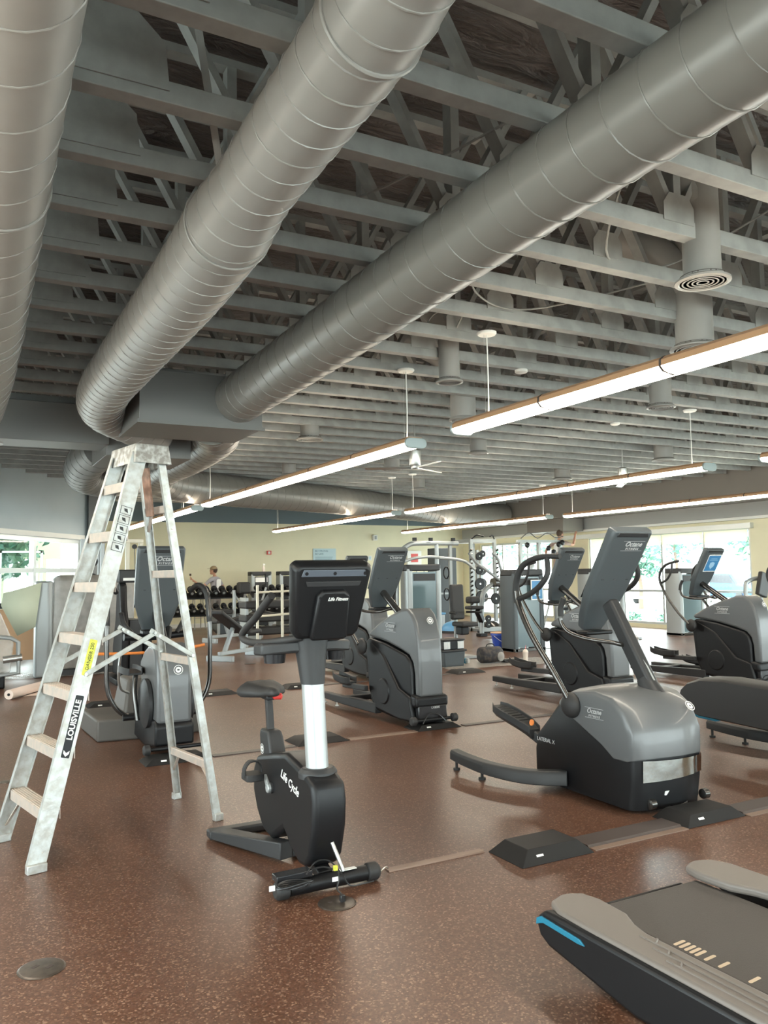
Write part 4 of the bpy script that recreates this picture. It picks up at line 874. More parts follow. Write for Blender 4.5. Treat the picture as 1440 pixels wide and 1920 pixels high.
# ---- large rounded elliptical, nearest on the right
def lateral(name, label, xc, y0, front=True):
    t = thing(name, label, 'elliptical trainer', (xc, y0, 0))
    # body lofted along x so that its front bulges
    prof = [(.0, .02), (-.03, .20), (-.035, .36), (-.03, .50), (.03, .62), (.14, .695), (.30, .725), (.50, .70), (.64, .63), (.76, .50), (.90, .36), (.93, .25), (.93, .09), (.86, .03)]
    rings = []
    for x, kf, kz, kb in ((-.315, .035, .93, -.02), (-.30, .005, .965, 0), (-.24, -.03, .985, 0), (0, -.08, 1., .02), (.20, -.05, .99, 0), (.27, .03, .965, 0), (.30, .085, .93, -.02)):
        rings.append([V((x, yy + (kf * max(0, 1 - max(yy, 0) / .35)) + (kb if yy > .6 else 0), .02 + (z - .02) * kz)) for yy, z in prof])
    bd = MB().loft(rings)
    # cut into lower black body and upper grey shell by material: build two meshes
    body = bd.obj('body', 'black', t, ang=50)
    gp = [(-.035, .335), (-.04, .50), (.025, .635), (.13, .712), (.30, .742), (.50, .717), (.60, .67), (.64, .635), (.55, .57), (.22, .41), (.10, .335)]
    rg = []
    for x, kf, kz in ((-.328, .045, .93), (-.316, .01, .965), (-.25, -.03, .985), (0, -.08, 1.), (.21, -.05, .99), (.28, .03, .965), (.312, .09, .93)):
        rg.append([V((x, yy + (kf * max(0, 1 - max(yy, 0) / .35)), .02 + (z - .02) * kz)) for yy, z in gp])
    sh = MB().loft(rg).obj('shell', 'shroud', t, .018, seg=3, ang=55)
    # mirrored band
    mb = MB(); rg = []
    for x, kf in ((-.27, -.015), (-.2, -.045), (-.1, -.07), (0, -.08), (.1, -.073), (.2, -.05), (.265, .02), (.312, .10)):
        rg.append([V((x, -.045 + kf - .004, .328)), V((x, -.035 + kf - .008, .195 + .06 * (x + .3)))])
    mb.loft(rg, caps=False, closed=False); mb.obj('mirror_band', 'chrome', t, recalc=False)
    logo_plate((-.333, .285, .575), (0, -1, .0), (0, 0, 1), .165, sh)
    b = MB(); ring_logo(b, (.165, -.055, .625), (1, .12, 0), (0, .75, .8), .036); b.obj('emblem', 'logowhite', sh)
    text('lettering', 'LATERAL X', .038, (-.3185, .80, .315), (0, -1, 0), (0, 0, 1), 'logo', body)
    b = MB(); b.box(-.22, .26, -.02, .03, .03, .16); b.obj('power_bay', 'black', t, .02)
    for x in (-.20, .27): MB().lathe([(.02, -.025), (.032, -.02), (.032, .02), (.02, .025)], (x, -.05, .06), (1, 0, 0), 18).obj('transport_wheel', 'darksteel', t, .002)
    for k in range(4):
        MB().tube([(-.10 + .01 * k, -.06, .02 + .005 * k), (-.04, -.10, .03), (.05, -.09 + .01 * k, .035), (.10, -.05, .05), (.02, -.04, .06 + .01 * k), (-.08, -.045, .045)], .005, 6, smooth=5, closed=True).obj('cord_loop', 'cable', t)
    b = MB(); plate(b, (-.06, -.075, .12), (1, 0, 0), (0, -.3, 1), .10, .028, .004); b.obj('cord_label', 'label', t)
    # tails with levelling feet
    for s in (-1, 1):
        path = [V((s * .30, .60, .10)), V((s * .48, .80, .09)), V((s * .58, 1.08, .095)), V((s * .60, 1.35, .105)), V((s * .59, 1.56, .115))]
        if s > 0: path = [V((.28, .66, .10)), V((.40, .80, .09)), V((.46, 1.10, .095)), V((.48, 1.40, .105)), V((.47, 1.56, .115))]
        Q = spline(path, 5); rg = []
        for i, p in enumerate(Q):
            d = (Q[min(i + 1, len(Q) - 1)] - Q[max(i - 1, 0)]).normalized(); a = d.cross(V((0, 0, 1))).normalized(); w_ = .055 - .012 * i / len(Q); h_ = .048 - .012 * i / len(Q)
            rg.append([p + a * x * w_ + V((0, 0, z * h_)) for x, z in ((-1, -1), (1, -1), (1, .5), (.7, 1), (-.7, 1), (-1, .5))])
        MB().loft(rg).obj('rear_leg', 'char', t, .006)
        for i in (12, 19):
            p = Q[min(i, len(Q) - 1)]; MB().lathe([(.026, 0), (.026, .014), (.011, .016), (.011, p.z - .02)], (p.x, p.y, 0), n=14).obj('levelling_foot', 'blacksoft', t)
    # pivots, pedals, arms
    for s in (-1, 1):
        MB().ell((s * .335, .50, .60), (.055, .085, .085), 18, 10).obj('pivot_cover', 'blacksoft', t)
        x = s * .44; k = (0, 0, 0)
        MB().tube([(s * .36, .50, .64), (s * .40, .60, .82), (x, .77, 1.06), (x, .90, 1.26), (x, .93, 1.36)], [.019, .019, .019, .021, .024], 12, smooth=6).obj('handle_tube', 'darksteel', t)
        g = MB(); g.tube([(x, .92, 1.28), (x, .935, 1.38), (x, .89, 1.50), (x * .97, .80, 1.57), (x * .93, .66, 1.60), (x * .85, .52, 1.60)], [.025, .027, .028, .026, .023, .019], 12, smooth=6)
        g.tube([(x * .92, .62, 1.59), (x * .96, .60, 1.48), (x, .66, 1.40), (x, .78, 1.34), (x, .92, 1.30)], [.019, .021, .023, .022, .02], 12, smooth=6); g.obj('grip_loop', 'blacksoft', t)
        pm = MB(); c = V((s * .27, 1.22 if s < 0 else 1.1, .42 if s < 0 else .25)); rg = []
        for yy, w_, z in ((-.24, .05, -.07), (-.12, .075, -.03), (.05, .085, .01), (.17, .075, .035), (.22, .04, .045)):
            rg.append([c + V((a * w_, yy, z + h_)) for a, h_ in ((-1, .03), (-1, -.02), (-.5, -.06), (.5, -.06), (1, -.02), (1, .03), (.85, .03), (.8, .008), (-.8, .008), (-.85, .03))])
        pd = pm.loft(rg).obj('pedal', 'char', t, .004)
        b = MB()
        for i in range(7): b.cbox(c + V((0, -.10 + i * .045, .012 + (-.025 + i * .009))), (.12, .012, .006))
        b.obj('tread_ribs', 'blacksoft', pd)
        MB().beam(c + V((0, -.15, -.07)), (s * .22, .88, .25), .06, .07).obj('pedal_arm', 'char', t, .01)
    b = MB(); b.lathe([(.022, -.004), (.022, .004)], (-.335, .93, .42), (-1, 0, .2), 18); b.obj('pedal_indicator', 'orange', t, label='small orange indicator by the pedal')
    # post
    MB().tube([(.07, .13, .64), (.06, .22, .78)], [.085, .055], 20).obj('post_boot', 'char', t)
    pp = MB(); pp.beam((.07, .14, .66), (.04, .50, 1.28), .085, .105, up=(0, 1, 0)); pp.obj('console_post', 'char', t, .022, seg=4)
    MB().beam((.07 - .0, .115, .72), (.04, .455, 1.27), .014, .012).obj('post_trim', 'silver', t)
    MB().tube([(.05, .36, .98), (-.06, .38, 1.01), (-.16, .50, 1.03), (-.21, .64, 1.07), (-.23, .70, 1.14), (-.23, .70, 1.21)], .015, 12, smooth=6).obj('fixed_handlebar', 'darksteel', t)
    MB().tube([(-.23, .70, 1.18), (-.23, .70, 1.24), (-.225, .67, 1.31)], .02, 12, smooth=4).obj('hand_grip', 'blacksoft', t)
    MB().tube([(.05, .36, .98), (.16, .38, 1.01), (.26, .50, 1.03), (.31, .64, 1.07), (.33, .70, 1.14), (.33, .70, 1.21)], .015, 12, smooth=6).obj('fixed_handlebar', 'darksteel', t)
    MB().cbox((.04, .66, 1.06), (.24, .12, .03)).obj('tray', 'black', t, .01)
    console_back(t, (.345, 1.79), (.80, 1.09), .37, .22, .05, x=.11)
    return t
lateral('lateral_elliptical', 'large rounded grey elliptical trainer with a mirrored nose band, nearest on the right', 4.045, 3.80)
# ---- elliptical at the left, seen through the ladder
def step_elliptical():
    t = thing('step_elliptical', 'grey elliptical with a step platform and orange crossbar, seen through the ladder', 'elliptical trainer', (1.70, 6.95, 0))
    gp = [(0, .27), (0, .62), (.02, .78), (.07, .88), (.15, .93), (.3, .93), (.5, .86), (.66, .76), (.7, .68), (.62, .55), (.45, .4), (.3, .27)]
    sh = MB().side(gp, lambda a, c: -.15, lambda a, c: .15).obj('shroud', 'shroud', t, .035, seg=4)
    b = MB(); ring_logo(b, (.03, -.003, .72), (1, 0, 0), (0, .1, 1), .04); b.obj('emblem', 'logowhite', sh)
    MB().side([(-.01, .10), (-.02, .26), (.03, .31), (.3, .31), (.8, .25), (.85, .06), (.4, .04)], -.165, .165).obj('body', 'black', t, .02, seg=3)
    MB().lathe([(.19, -.03), (.21, -.01), (.21, .02), (.16, .04), (.001, .045)], (-.17, .3, .42), (-1, 0, 0), 36).obj('flywheel_cover', 'char', t)
    MB().lathe([(.19, -.03), (.21, -.01), (.21, .02), (.16, .04), (.001, .045)], (.17, .3, .42), (1, 0, 0), 36).obj('flywheel_cover', 'char', t)
    MB().loft([[V((x, yy, z)) for x, yy in ((-.47, .98), (-.05, .93), (.12, .93), (.50, .98), (.52, 1.75), (-.50, 1.78))] for z in (.0, .20)]).obj('step_platform', 'umber', t, .02, seg=3)
    MB().loft([[V((x * k, 1.5 + (yy - 1.5) * k, z)) for x, yy in ((-.18, 1.2), (.2, 1.2), (.2, 1.75), (-.18, 1.75))] for z, k in ((.20, 1.1), (.52, .8))]).obj('rear_housing', 'umber', t, .03, seg=3)
    ax = MB().tube([(-.26, -.06, .092), (.26, -.06, .092)], .016, 12).obj('front_axle', 'black', t)
    for s in (-1, 1): MB().lathe([(.022, 0), (.042, .008), (.042, .05), (.03, .06)], (s * .21, -.06, .092), (s, 0, 0), 20).obj('transport_wheel', 'blacksoft', ax)
    for s in (-1, 1):
        MB().tube([(s * .12, .62, .27), (s * .22, .58, .26), (s * .36, .55, .34), (s * .45, .55, .52), (s * .46, .55, .8), (s * .46, .56, 1.1), (s * .45, .62, 1.35), (s * .40, .72, 1.42), (s * .34, .80, 1.38)], .021, 12, smooth=6).obj('handle_tube', 'darksteel', t)
        MB().tube([(s * .46, .56, 1.08), (s * .45, .62, 1.34), (s * .40, .72, 1.42), (s * .34, .80, 1.37)], .026, 12, smooth=6).obj('hand_grip', 'blacksoft', t)
        MB().tube([(s * .22, .42, .26), (s * .24, .46, .5), (s * .22, .50, .66)], .022, 12, smooth=4).obj('crank_arm', 'darksteel', t)
        b = MB(); b.loft([[V((s * .24 + a * w_, yy, .66 + h_)) for a, h_ in ((-1, .05), (-1, -.01), (1, -.01), (1, .05), (.85, .05), (.82, .01), (-.82, .01), (-.85, .05))] for yy, w_ in ((.42, .06), (.5, .085), (.75, .085), (.82, .06))]); b.obj('pedal', 'char', t, .004)
        MB().lathe([(.028, -.08), (.028, .08)], (s * .25, .5, .28), (1, 0, 0), 14).obj('pivot_barrel', 'black', t)
    MB().tube([(-.50, 1.05, .80), (-.2, 1.02, .79), (.2, 1.02, .79), (.55, 1.05, .83)], .014, 10, smooth=4).obj('crossbar', 'orange', t, label='orange crossbar')
    MB().tube([(-.26, 1.02, .79), (-.27, 1.05, .6), (-.24, 1.1, .46), (-.15, 1.2, .40)], .014, 10, smooth=5).obj('bent_tube', 'steel', t)
    MB().beam((0, .35, .85), (0, .75, 1.22), .08, .09, up=(0, 1, 0)).obj('console_post', 'char', t, .015)
    MB().beam((.02, .5, .62), (.10, .62, 1.05), .05, .05).obj('resistance_lever', 'blacksoft', t, .012)
    MB().tube([(-.28, .75, .96), (0, .78, .95), (.28, .75, .97)], .032, 12, smooth=4).obj('handlebar', 'black', t)
    MB().cbox((0, .72, 1.0), (.26, .16, .05)).obj('tray', 'black', t, .015)
    for s in (-1, 1): MB().tube([(s * .20, .75, .98), (s * .27, .80, 1.08), (s * .30, .78, 1.18)], .022, 12, smooth=4).obj('hand_rest', 'blacksoft', t)
    console_back(t, (.50, 1.78), (.80, .98), .43, .24, .05)
    return t
step_elliptical()
# ---- machine at the right edge of which the padded drive housing shows, and the tail of a second rounded elliptical
t = thing('cross_trainer', 'dark cross trainer housing with a blue lower edge entering from the right', 'cross trainer', (5.62, 4.2, 0))
rg = []
def hprof(k): return [(.80, .43), (.79, .36), (.74, .305), (.62, .275), (.40, .27), (.0, .255), (-.60, .235), (-1.1, .21), (-1.1, .60), (-.6, .59), (.0, .60), (.35, .615), (.58, .60), (.72, .55), (.78, .49)]
for x, k in ((-.13, .86), (-.105, .95), (-.06, 1.0), (.10, 1.0), (.15, .95), (.17, .86)):
    rg.append([V((x, -.15 + (yy + .15) * (1 if yy < 0 else .94 + .06 * k), .42 + (z - .42) * k)) for yy, z in hprof(k)])
MB().loft(rg).obj('drive_housing', 'char', t, ang=50)
b = MB(); st = [(.80, .40), (.785, .35), (.74, .30), (.62, .268), (.45, .262), (.40, .275), (.60, .292), (.72, .325), (.765, .365)]
b.side(st, -.112, .12); b.obj('accent_edge', 'bluestripe', t, .004, label='bright blue lower edge')
MB().box(-.28, .30, -.95, -.80, 0, .09).obj('base_foot', 'char', t, .01)
MB().beam((0, -.85, .08), (0, -.75, .26), .12, .12).obj('base_post', 'char', t, .01)
MB().beam((0.02, -1.0, .55), (.02, -1.25, 1.35), .1, .12).obj('console_post', 'char', t, .01)
console_back(t, (-1.45, 1.75), (-1.15, 1.2), .36, .24, .05, logo=False)
lateral('lateral_elliptical', 'second rounded elliptical, only its low tail showing under the blue-edged machine', 6.63, 3.60)
# ================================================================== TREADMILL
def treadmill(xc, yr, label):
    t = thing('treadmill', label, 'treadmill', (xc, yr, 0))
    MB().box(-.29, .29, -1.75, -.02, .14, .212).obj('running_belt', 'belt', t, .02, seg=4)
    for (u, v, l) in [(-.235, v_, .058) for v_ in (-.404, -.427, -.450, -.472, -.494, -.532, -.588, -.702)]:
        MB().prism(rrect(l, .0135, .006), lambda a, c, q: (u + a, v + c + a * .1, q), .2124, .2132).obj('belt_dash', 'beige', t, label='beige dash printed on the belt')
    for s in (-1, 1):
        # flared top rail
        P = [(.325, .05), (.37, .06), (.44, .03), (.475, -.05), (.48, -.2), (.48, -1.9), (.335, -1.9), (.335, -.36), (.315, -.28), (.275, -.20), (.265, -.05), (.285, .03)]
        rl = MB().prism(P, lambda a, c, q: (s * a, c, q), .215, .25).obj('side_rail', 'deckrail', t, .012, seg=3)
        b = MB()
        for i, (xx, y_) in enumerate(((.375, -.42), (.405, -.50), (.435, -.58))):
            b.tube([(s * (xx - .03), y_ + .01, .2505), (s * xx, y_ - .015, .2505), (s * xx, y_ - .06, .2505), (s * xx, -1.88, .2505)], .0045, 8, smooth=3)
        b.obj('raised_ribs', 'deckrail', rl)
        sp = [(.045, .17), (.04, .205), (.0, .235), (-.1, .235), (-1.9, .235), (-1.9, .07), (-.75, .07), (-.60, .055), (-.45, .05), (-.2, .085), (-.02, .11), (.03, .135)]
        MB().side(sp, s * .455, s * .50).obj('side_skirt', 'black', t, .016, seg=3)
        ap = [(.042, .172), (.038, .198), (.01, .212), (-.20, .205), (-.225, .19), (-.19, .186), (.0, .190), (.03, .178)]
        MB().side(ap, s * .495, s * .505).obj('accent_stripe', 'bluestripe', t, .002, label='bright blue side stripe')
        MB().lathe([(.06, -.02), (.06, .02)], (s * .36, -.62, .06), (1, 0, 0), 20).obj('support_wheel', 'blacksoft', t)
        MB().tube([(s * .43, -1.72, .2), (s * .43, -1.78, .8), (s * .40, -1.70, 1.15)], .035, 12, smooth=4).obj('upright', 'char', t)
        MB().tube([(s * .40, -1.70, 1.12), (s * .40, -1.3, 1.02)], .022, 12).obj('handrail', 'blacksoft', t)
    MB().box(-.25, .25, .012, .03, .09, .19).obj('rear_roller_cover', 'black', t, .008)
    MB().box(-.44, .44, -2.25, -1.72, .04, .30).obj('motor_cover', 'black', t, .04, seg=3)
    for x in (-.36, .36): MB().box(x - .05, x + .05, -2.1, -1.95, 0, .06).obj('front_foot', 'blacksoft', t)
    MB().cbox((0, -1.75, 1.25), (.85, .12, .30), Matrix.Rotation(-.3, 3, 'X')).obj('console', 'char', t, .03, seg=3)
    return t
treadmill(2.49, 2.50, 'black treadmill with taupe side rails and a blue stripe at the lower right corner')
# ================================================================== FAR GYM: WALL ITEMS
t = thing('wall_sign', 'pale blue notice board reading BE STRONG BE SAFE on the cream wall', 'sign', (10.66, YB - .015, 2.09))
MB().prism(rrect(.80, .50, .01), lambda a, c, q: (a, q, c), -.012, .012).obj('board', 'sign', t)
text('lettering', 'BE STRONG', .085, (-.33, -.0135, .17), (1, 0, 0), (0, 0, 1), 'signtext', t, align='LEFT'); text('lettering', 'BE SAFE', .085, (-.33, -.0135, .07), (1, 0, 0), (0, 0, 1), 'signtext', t, align='LEFT')
b = MB()
for i in range(6): b.box(-.33, -.33 + (.62, .58, .6, .5, .61, .3)[i], -.0135, -.0125, -.03 - i * .032, -.02 - i * .032)
b.obj('fine_print', 'signtext', t)
def wallbox(name, label, cat, x, z, w_, h_, d, m, inner=None):
    t = thing(name, label, cat, (x, YB - d / 2 - .004, z))
    MB().box(-w_ / 2, w_ / 2, -d / 2, d / 2, -h_ / 2, h_ / 2).obj('case', m, t, .004)
    if inner: b = MB(); b.box(-w_ * .25, w_ * .25, -d / 2 - .004, -d / 2, -h_ * .3, h_ * .3); b.obj('front_panel', inner, t)
    return t
wallbox('fire_alarm', 'small red fire alarm pull box on the cream wall', 'alarm', 8.77, 2.21, .14, .12, .06, 'red', 'white')
wallbox('wall_speaker', 'small pale speaker high on the cream wall', 'speaker', 12.47, 2.70, .15, .18, .12, 'white', 'greyframe')
wallbox('picture_frame', 'small white framed notice right of the pale blue sign', 'notice', 12.30, 2.03, .14, .16, .02, 'white', 'sign')
wallbox('first_aid_cabinet', 'white cabinet with a red panel on the cream wall behind the weight stack', 'cabinet', 13.95, 2.02, .55, .48, .12, 'white', 'red')
# ------------------------------------------------------------------ dumbbells
def rack(x, y, label):
    t = thing('dumbbell_rack', label, 'rack', (x, y, 0), group='dumbbell racks')
    for sx in (-1.0, 1.0):
        b = MB(); b.beam((sx, .25, .03), (sx, -.18, 1.02), .07, .05, up=(0, 1, 0)); b.obj('upright', 'greyframe', t, .006)
        MB().box(sx - .04, sx + .04, -.40, .38, 0, .05).obj('floor_bar', 'greyframe', t, .006)
    for z, yy in ((.52, -.14), (.97, .02)):
        b = MB(); b.add([V((xx, yy + a * .15, z + a * .07 + q)) for xx in (-1.08, 1.08) for a, q in ((-1, 0), (1, 0), (1, .03), (-1, .03))], [(0, 3, 2, 1), (4, 5, 6, 7), (0, 1, 5, 4), (1, 2, 6, 5), (2, 3, 7, 6), (3, 0, 4, 7)]); b.obj('shelf', 'black', t)
    return t
RK = [(6.15, 21.6, 'silver framed dumbbell rack at the left end of the cream wall'), (8.45, 21.6, 'silver framed dumbbell rack in front of the grey weight towers')]
for a in RK: rack(*a)
dm = {}
def dumb(r):
    t = thing('dumbbell', 'x', 'dumbbell', (0, 0, 0))
    for s in (-1, 1): MB().lathe([(r * .8, 0), (r, .012), (r, .075), (r * .8, .09)], (0, s * .065, 0), (0, s, 0), 18).lathe([(r * .45, .09), (r * .45, .093)], (0, s * .065, 0), (0, s, 0), 14, mi=1).obj('weight_head', ['black', 'greyframe'], t)
    MB().lathe([(.015, -.07), (.015, .07)], d=(0, 1, 0), n=10).obj('handle', 'steel', t)
    return t
protos = [dumb(.085), dumb(.078)]; used = [False, False]; row = {0: 'lower', 1: 'upper'}
for ri, (rx, ry, _) in enumerate(RK):
    for si, (z, yy) in enumerate(((.52, -.14), (.97, .02))):
        for i in range(9):
            p = protos[1 - si]; loc = (rx - .86 + i * .215, ry + yy, z + .045 + (.085 if p is protos[0] else .078) + .02)
            lb = 'black round dumbbell on the %s shelf of the %s rack' % (row[si], 'left' if ri == 0 else 'right')
            if not used[1 - si]: p.location = loc; used[1 - si] = True; o = p; o['label'] = lb
            else: o = dup(p, loc, None, lb)
            o['group'] = 'dumbbells on the %s shelf of the %s rack' % (row[si], 'left' if ri == 0 else 'right')
            o.rotation_euler = (.43, 0, random.uniform(-.06, .06))
# ------------------------------------------------------------------ weight machines
def tower(name, label, x, y, w_=.62, h_=1.56, d=.30, rz=0., shield='smoke', cap='char', bottle=False, side='greyframe'):
    t = thing(name, label, 'weight machine', (x, y, 0), rz)
    for s in (-1, 1): MB().prism(rrect(.11, d, .03, 3, s * (w_ / 2 - .055), 0), lambda a, c, q: (a, c, q), .0, h_ - .08).obj('upright', side, t)
    MB().prism(rrect(w_ + .02, d + .02, .08, 5), lambda a, c, q: (a, c, q), h_ - .12, h_).obj('top_cap', cap, t, .02)
    MB().box(-w_ / 2 + .11, w_ / 2 - .11, -d / 2 + .02, -d / 2 + .03, .08, h_ - .14).obj('front_shield', shield, t)
    MB().box(-w_ / 2, w_ / 2, -d / 2, d / 2, 0, .06).obj('base_plate', 'darksteel', t, .006)
    for s in (-1, 1): MB().lathe([(.012, .06), (.012, h_ - .1)], (s * .08, 0, 0)).obj('guide_rod', 'steel', t)
    b = MB()
    for i in range(12): b.box(-.15, .15, -.07, .07, .08 + i * .04, .116 + i * .04)
    o = b.obj('weight_plates', 'black', t)
    MB().box(-w_ / 2 + .13, w_ / 2 - .13, -d / 2 + .012, -d / 2 + .02, h_ - .30, h_ - .17).obj('instruction_panel', 'label' if bottle else 'char', t)
    return t
t = tower('weight_stack_machine', 'tall teal shielded weight stack machine with curved overhead frame behind the middle elliptical', 7.72, 13.0, .72, 1.66)
MB().tube([(-.46, .1, 0), (-.46, .1, 1.2), (-.40, .1, 1.80), (-.2, .1, 2.02), (.1, .1, 2.06), (.9, .1, 2.06)], .045, 14, smooth=6).obj('overhead_frame', 'greyframe', t)
MB().tube([(-.8, -.1, 1.55), (-.3, -.1, 1.75), (.1, -.1, 1.80), (.45, -.1, 1.78)], .028, 12, smooth=6).obj('swing_arm', 'greyframe', t)
MB().tube([(.42, .1, 0), (.42, .1, 2.05)], .04, 12).obj('side_post', 'greyframe', t)
MB().tube([(.35, -.1, 1.78), (.75, -.3, 1.72), (.95, -.4, 1.55)], .03, 12, smooth=5).obj('lever_arm', 'greyframe', t)
for z in (1.1, 1.5): MB().tube([(.50, -.1 + .09 * math.cos(a * PI / 10), z + .11 * math.sin(a * PI / 10)) for a in range(20)], .012, 6, closed=True).obj('cable_pulley', 'black', t)
for x in (-.1, .25, .75): MB().box(x - .03, x + .03, -.0, .06, 2.10, 2.16).obj('frame_bolt', 'black', t)
t = thing('machine_seat', 'black padded seat and backrest in front of the teal weight stack', 'seat', (8.0, 12.2, 0))
MB().cbox((-.02, .0, .98), (.27, .09, .62), Matrix.Rotation(-.05, 3, 'X')).obj('backrest', 'blacksoft', t, .035, seg=4)
MB().cbox((.0, -.22, .60), (.34, .36, .08)).obj('seat_pad', 'blacksoft', t, .03, seg=3)
MB().tube([(0, .1, 0), (0, .08, .5), (0, .08, 1.0)], .035, 10).obj('seat_post', 'greyframe', t); MB().box(-.2, .2, -.3, .3, 0, .05).obj('base_foot', 'greyframe', t, .01)
for s in (-1, 1): MB().tube([(s * .14, -.05, .80), (s * .26, -.15, .80), (s * .26, -.35, .80)], .02, 8).obj('side_grip', 'black', t)
MB().cbox((.02, -.1, .48), (.16, .2, .14)).obj('adjuster', 'black', t, .02)
tower('weight_tower', 'grey weight tower with a rounded cap, clear bottle on top, at the cream wall', 7.98, 22.6, .62, 1.62, .35, bottle=True, shield='char')
tower('weight_tower', 'grey weight tower partly hidden by the bike console, at the cream wall', 8.85, 22.6, .62, 1.62, .35, shield='char')
t = thing('spray_bottle', 'clear spray bottle standing on the grey weight tower', 'bottle', (8.1, 22.6, 1.62)); MB().lathe([(.04, 0), (.045, .01), (.045, .12), (.018, .16), (.018, .19)], n=14).obj('bottle_body', 'cup', t); MB().box(-.015, .05, -.012, .012, .19, .225).obj('trigger_head', 'white', t)
tower('weight_stack_machine', 'selectorized machine with blue notice behind the big elliptical handle', 9.70, 12.55, .74, 1.54, .42, side='bingrey')
t = thing('wall_notice', 'small blue notice hung on the selectorized machine', 'notice', (9.86, 12.29, 1.15)); MB().box(-.14, .14, 0, .012, -.19, .19).obj('frame', 'label', t); MB().box(-.12, .12, -.002, 0, -.17, .17).obj('notice_face', 'stickerblue', t); MB().box(-.07, .07, -.004, -.002, -.12, .0).obj('shield_print', 'stickerpale', t)
t = thing('gym_column', 'pale rounded machine column with two bent silver handles behind the console', 'weight machine', (10.3, 12.2, 0))
MB().lathe([(.09, 0), (.09, .9), (.085, 1.30), (.09, 1.42), (.08, 1.5)], n=24).obj('column', 'greyframe', t)
for x in (-.13, -.06): MB().tube([(x, -.12, 1.0), (x + .02, -.12, 1.3), (x + .05, -.1, 1.42), (x + .1, -.05, 1.44)], .016, 8, smooth=4).obj('bent_handle', 'steel', t)
MB().lathe([(.10, -.15), (.10, .15)], (.28, -.1, .78), (1, 0, 0), 20).obj('roller_pad', 'toolgrey', t)
MB().beam((0, -.05, .78), (.2, -.1, .78), .05, .05).obj('roller_arm', 'black', t)
tower('weight_stack_machine', 'silver sided weight machine by the window, left of the blue notice console', 14.95, 13.3, .80, 1.52, .45)
tower('weight_stack_machine', 'weight machine seen between the grey consoles by the window', 11.95, 13.0, .60, 1.54, .40)
t = thing('leg_machine', 'grey tube framed seat machine with black pads by the window', 'weight machine', (15.2, 11.4, 0))
MB().tube([(-.6, 0, 0), (-.6, 0, 1.05), (-.5, 0, 1.22), (-.2, 0, 1.28), (.3, 0, 1.28)], .045, 12, smooth=5).obj('tube_frame', 'greyframe', t)
MB().cbox((-.25, -.15, 1.15), (.30, .1, .5), Matrix.Rotation(.3, 3, 'Y')).obj('back_pad', 'blacksoft', t, .03, seg=3); MB().box(-.8, .5, -.08, .08, 0, .08).obj('base', 'greyframe', t, .01)
MB().lathe([(.09, -.06), (.09, .06)], (.1, -.15, 1.15), (1, .4, 0), 16).obj('roller_pad', 'blacksoft', t); MB().cbox((-.2, -.15, .55), (.4, .4, .08)).obj('seat_pad', 'blacksoft', t, .03, seg=3)
MB().tube([(-.2, -.1, .08), (-.2, -.1, .55), (-.22, -.05, 1.1)], .03, 10).obj('seat_post', 'greyframe', t)
t = thing('cable_column', 'white cable machine column with dark grips between the grey consoles', 'weight machine', (12.9, 13.2, 0))
MB().tube([(0, 0, 0), (0, 0, 1.15), (-.1, 0, 1.30), (-.35, 0, 1.36)], .05, 12, smooth=5).obj('column', 'greyframe', t); MB().box(-.4, .3, -.25, .25, 0, .06).obj('base', 'greyframe', t, .01)
MB().tube([(-.35, 0, 1.33), (-.36, -.02, .95)], .006, 6).obj('cable', 'cable', t)
MB().lathe([(.05, -.02), (.05, .02)], (-.3, 0, 1.28), (0, 1, 0), 16).obj('pulley', 'black', t)
MB().tube([(-.36, -.02, .95), (-.42, -.02, .80), (-.30, -.02, .80)], .018, 8, closed=True).obj('grip', 'black', t); MB().cbox((-.22, 0, 1.12), (.16, .14, .2)).obj('carriage', 'cream2', t, .02); MB().cbox((-.36, 0, .46), (.1, .1, .14)).obj('rope_handle', 'black', t, .02)
# ------------------------------------------------------------------ free weight area
def plate_w(name, label, x, y, z, r, group, m='black', d=(0, 1, 0)):
    t = thing(name, label, 'weight plate', (x, y, z), group=group)
    MB().lathe([(r * .25, -.02), (r * .93, -.022), (r, -.012), (r, .012), (r * .93, .022), (r * .25, .02)], (0, 0, 0), d, 22).obj('disc', m, t)
    MB().lathe([(r * .16, -.03), (r * .16, .03)], (0, 0, 0), d, 12).obj('hub', 'steel', t)
t = thing('squat_rack', 'tall silver squat rack with toothed bar hooks in front of the bright window', 'squat rack', (12.29, 18.0, 0))
for x in (-.37, .37):
    for yy in (-.5, .5): MB().box(x - .04, x + .04, yy - .04, yy + .04, 0, 2.36).obj('upright', 'greyframe', t)
    MB().box(x - .04, x + .04, -.46, .46, 2.28, 2.36).obj('top_rail', 'greyframe', t); MB().box(x - .04, x + .04, -.9, .9, 0, .07).obj('floor_rail', 'greyframe', t)
    for i in range(14): MB().beam((x - .04 if x < 0 else x + .04, -.53, .55 + i * .115), (x - .04 if x < 0 else x + .04, -.60, .60 + i * .115), .05, .02).obj('bar_hook', 'darksteel', t)
MB().box(-.33, .33, .46, .54, 2.28, 2.36).obj('cross_bar', 'greyframe', t); MB().box(-.33, .33, -.54, -.46, 2.28, 2.36).obj('cross_bar', 'greyframe', t)
for s in (-1, 1): MB().tube([(s * .1, -.7, 2.42), (s * .25, -.6, 2.46), (s * .36, -.52, 2.36)], .018, 8, smooth=4).obj('pull_up_handle', 'black', t)
n_ = 0
for (px_, z, r) in ((12.52, 1.93, .11), (12.52, 1.56, .12), (12.52, 1.19, .16), (12.55, .85, .16)):
    plate_w('weight_plate', 'black weight plate on the left peg column, %s' % ('top', 'second from top', 'third from top', 'lowest')[n_], px_, 18.0, z, r, 'plates on the left peg column'); n_ += 1
n_ = 0
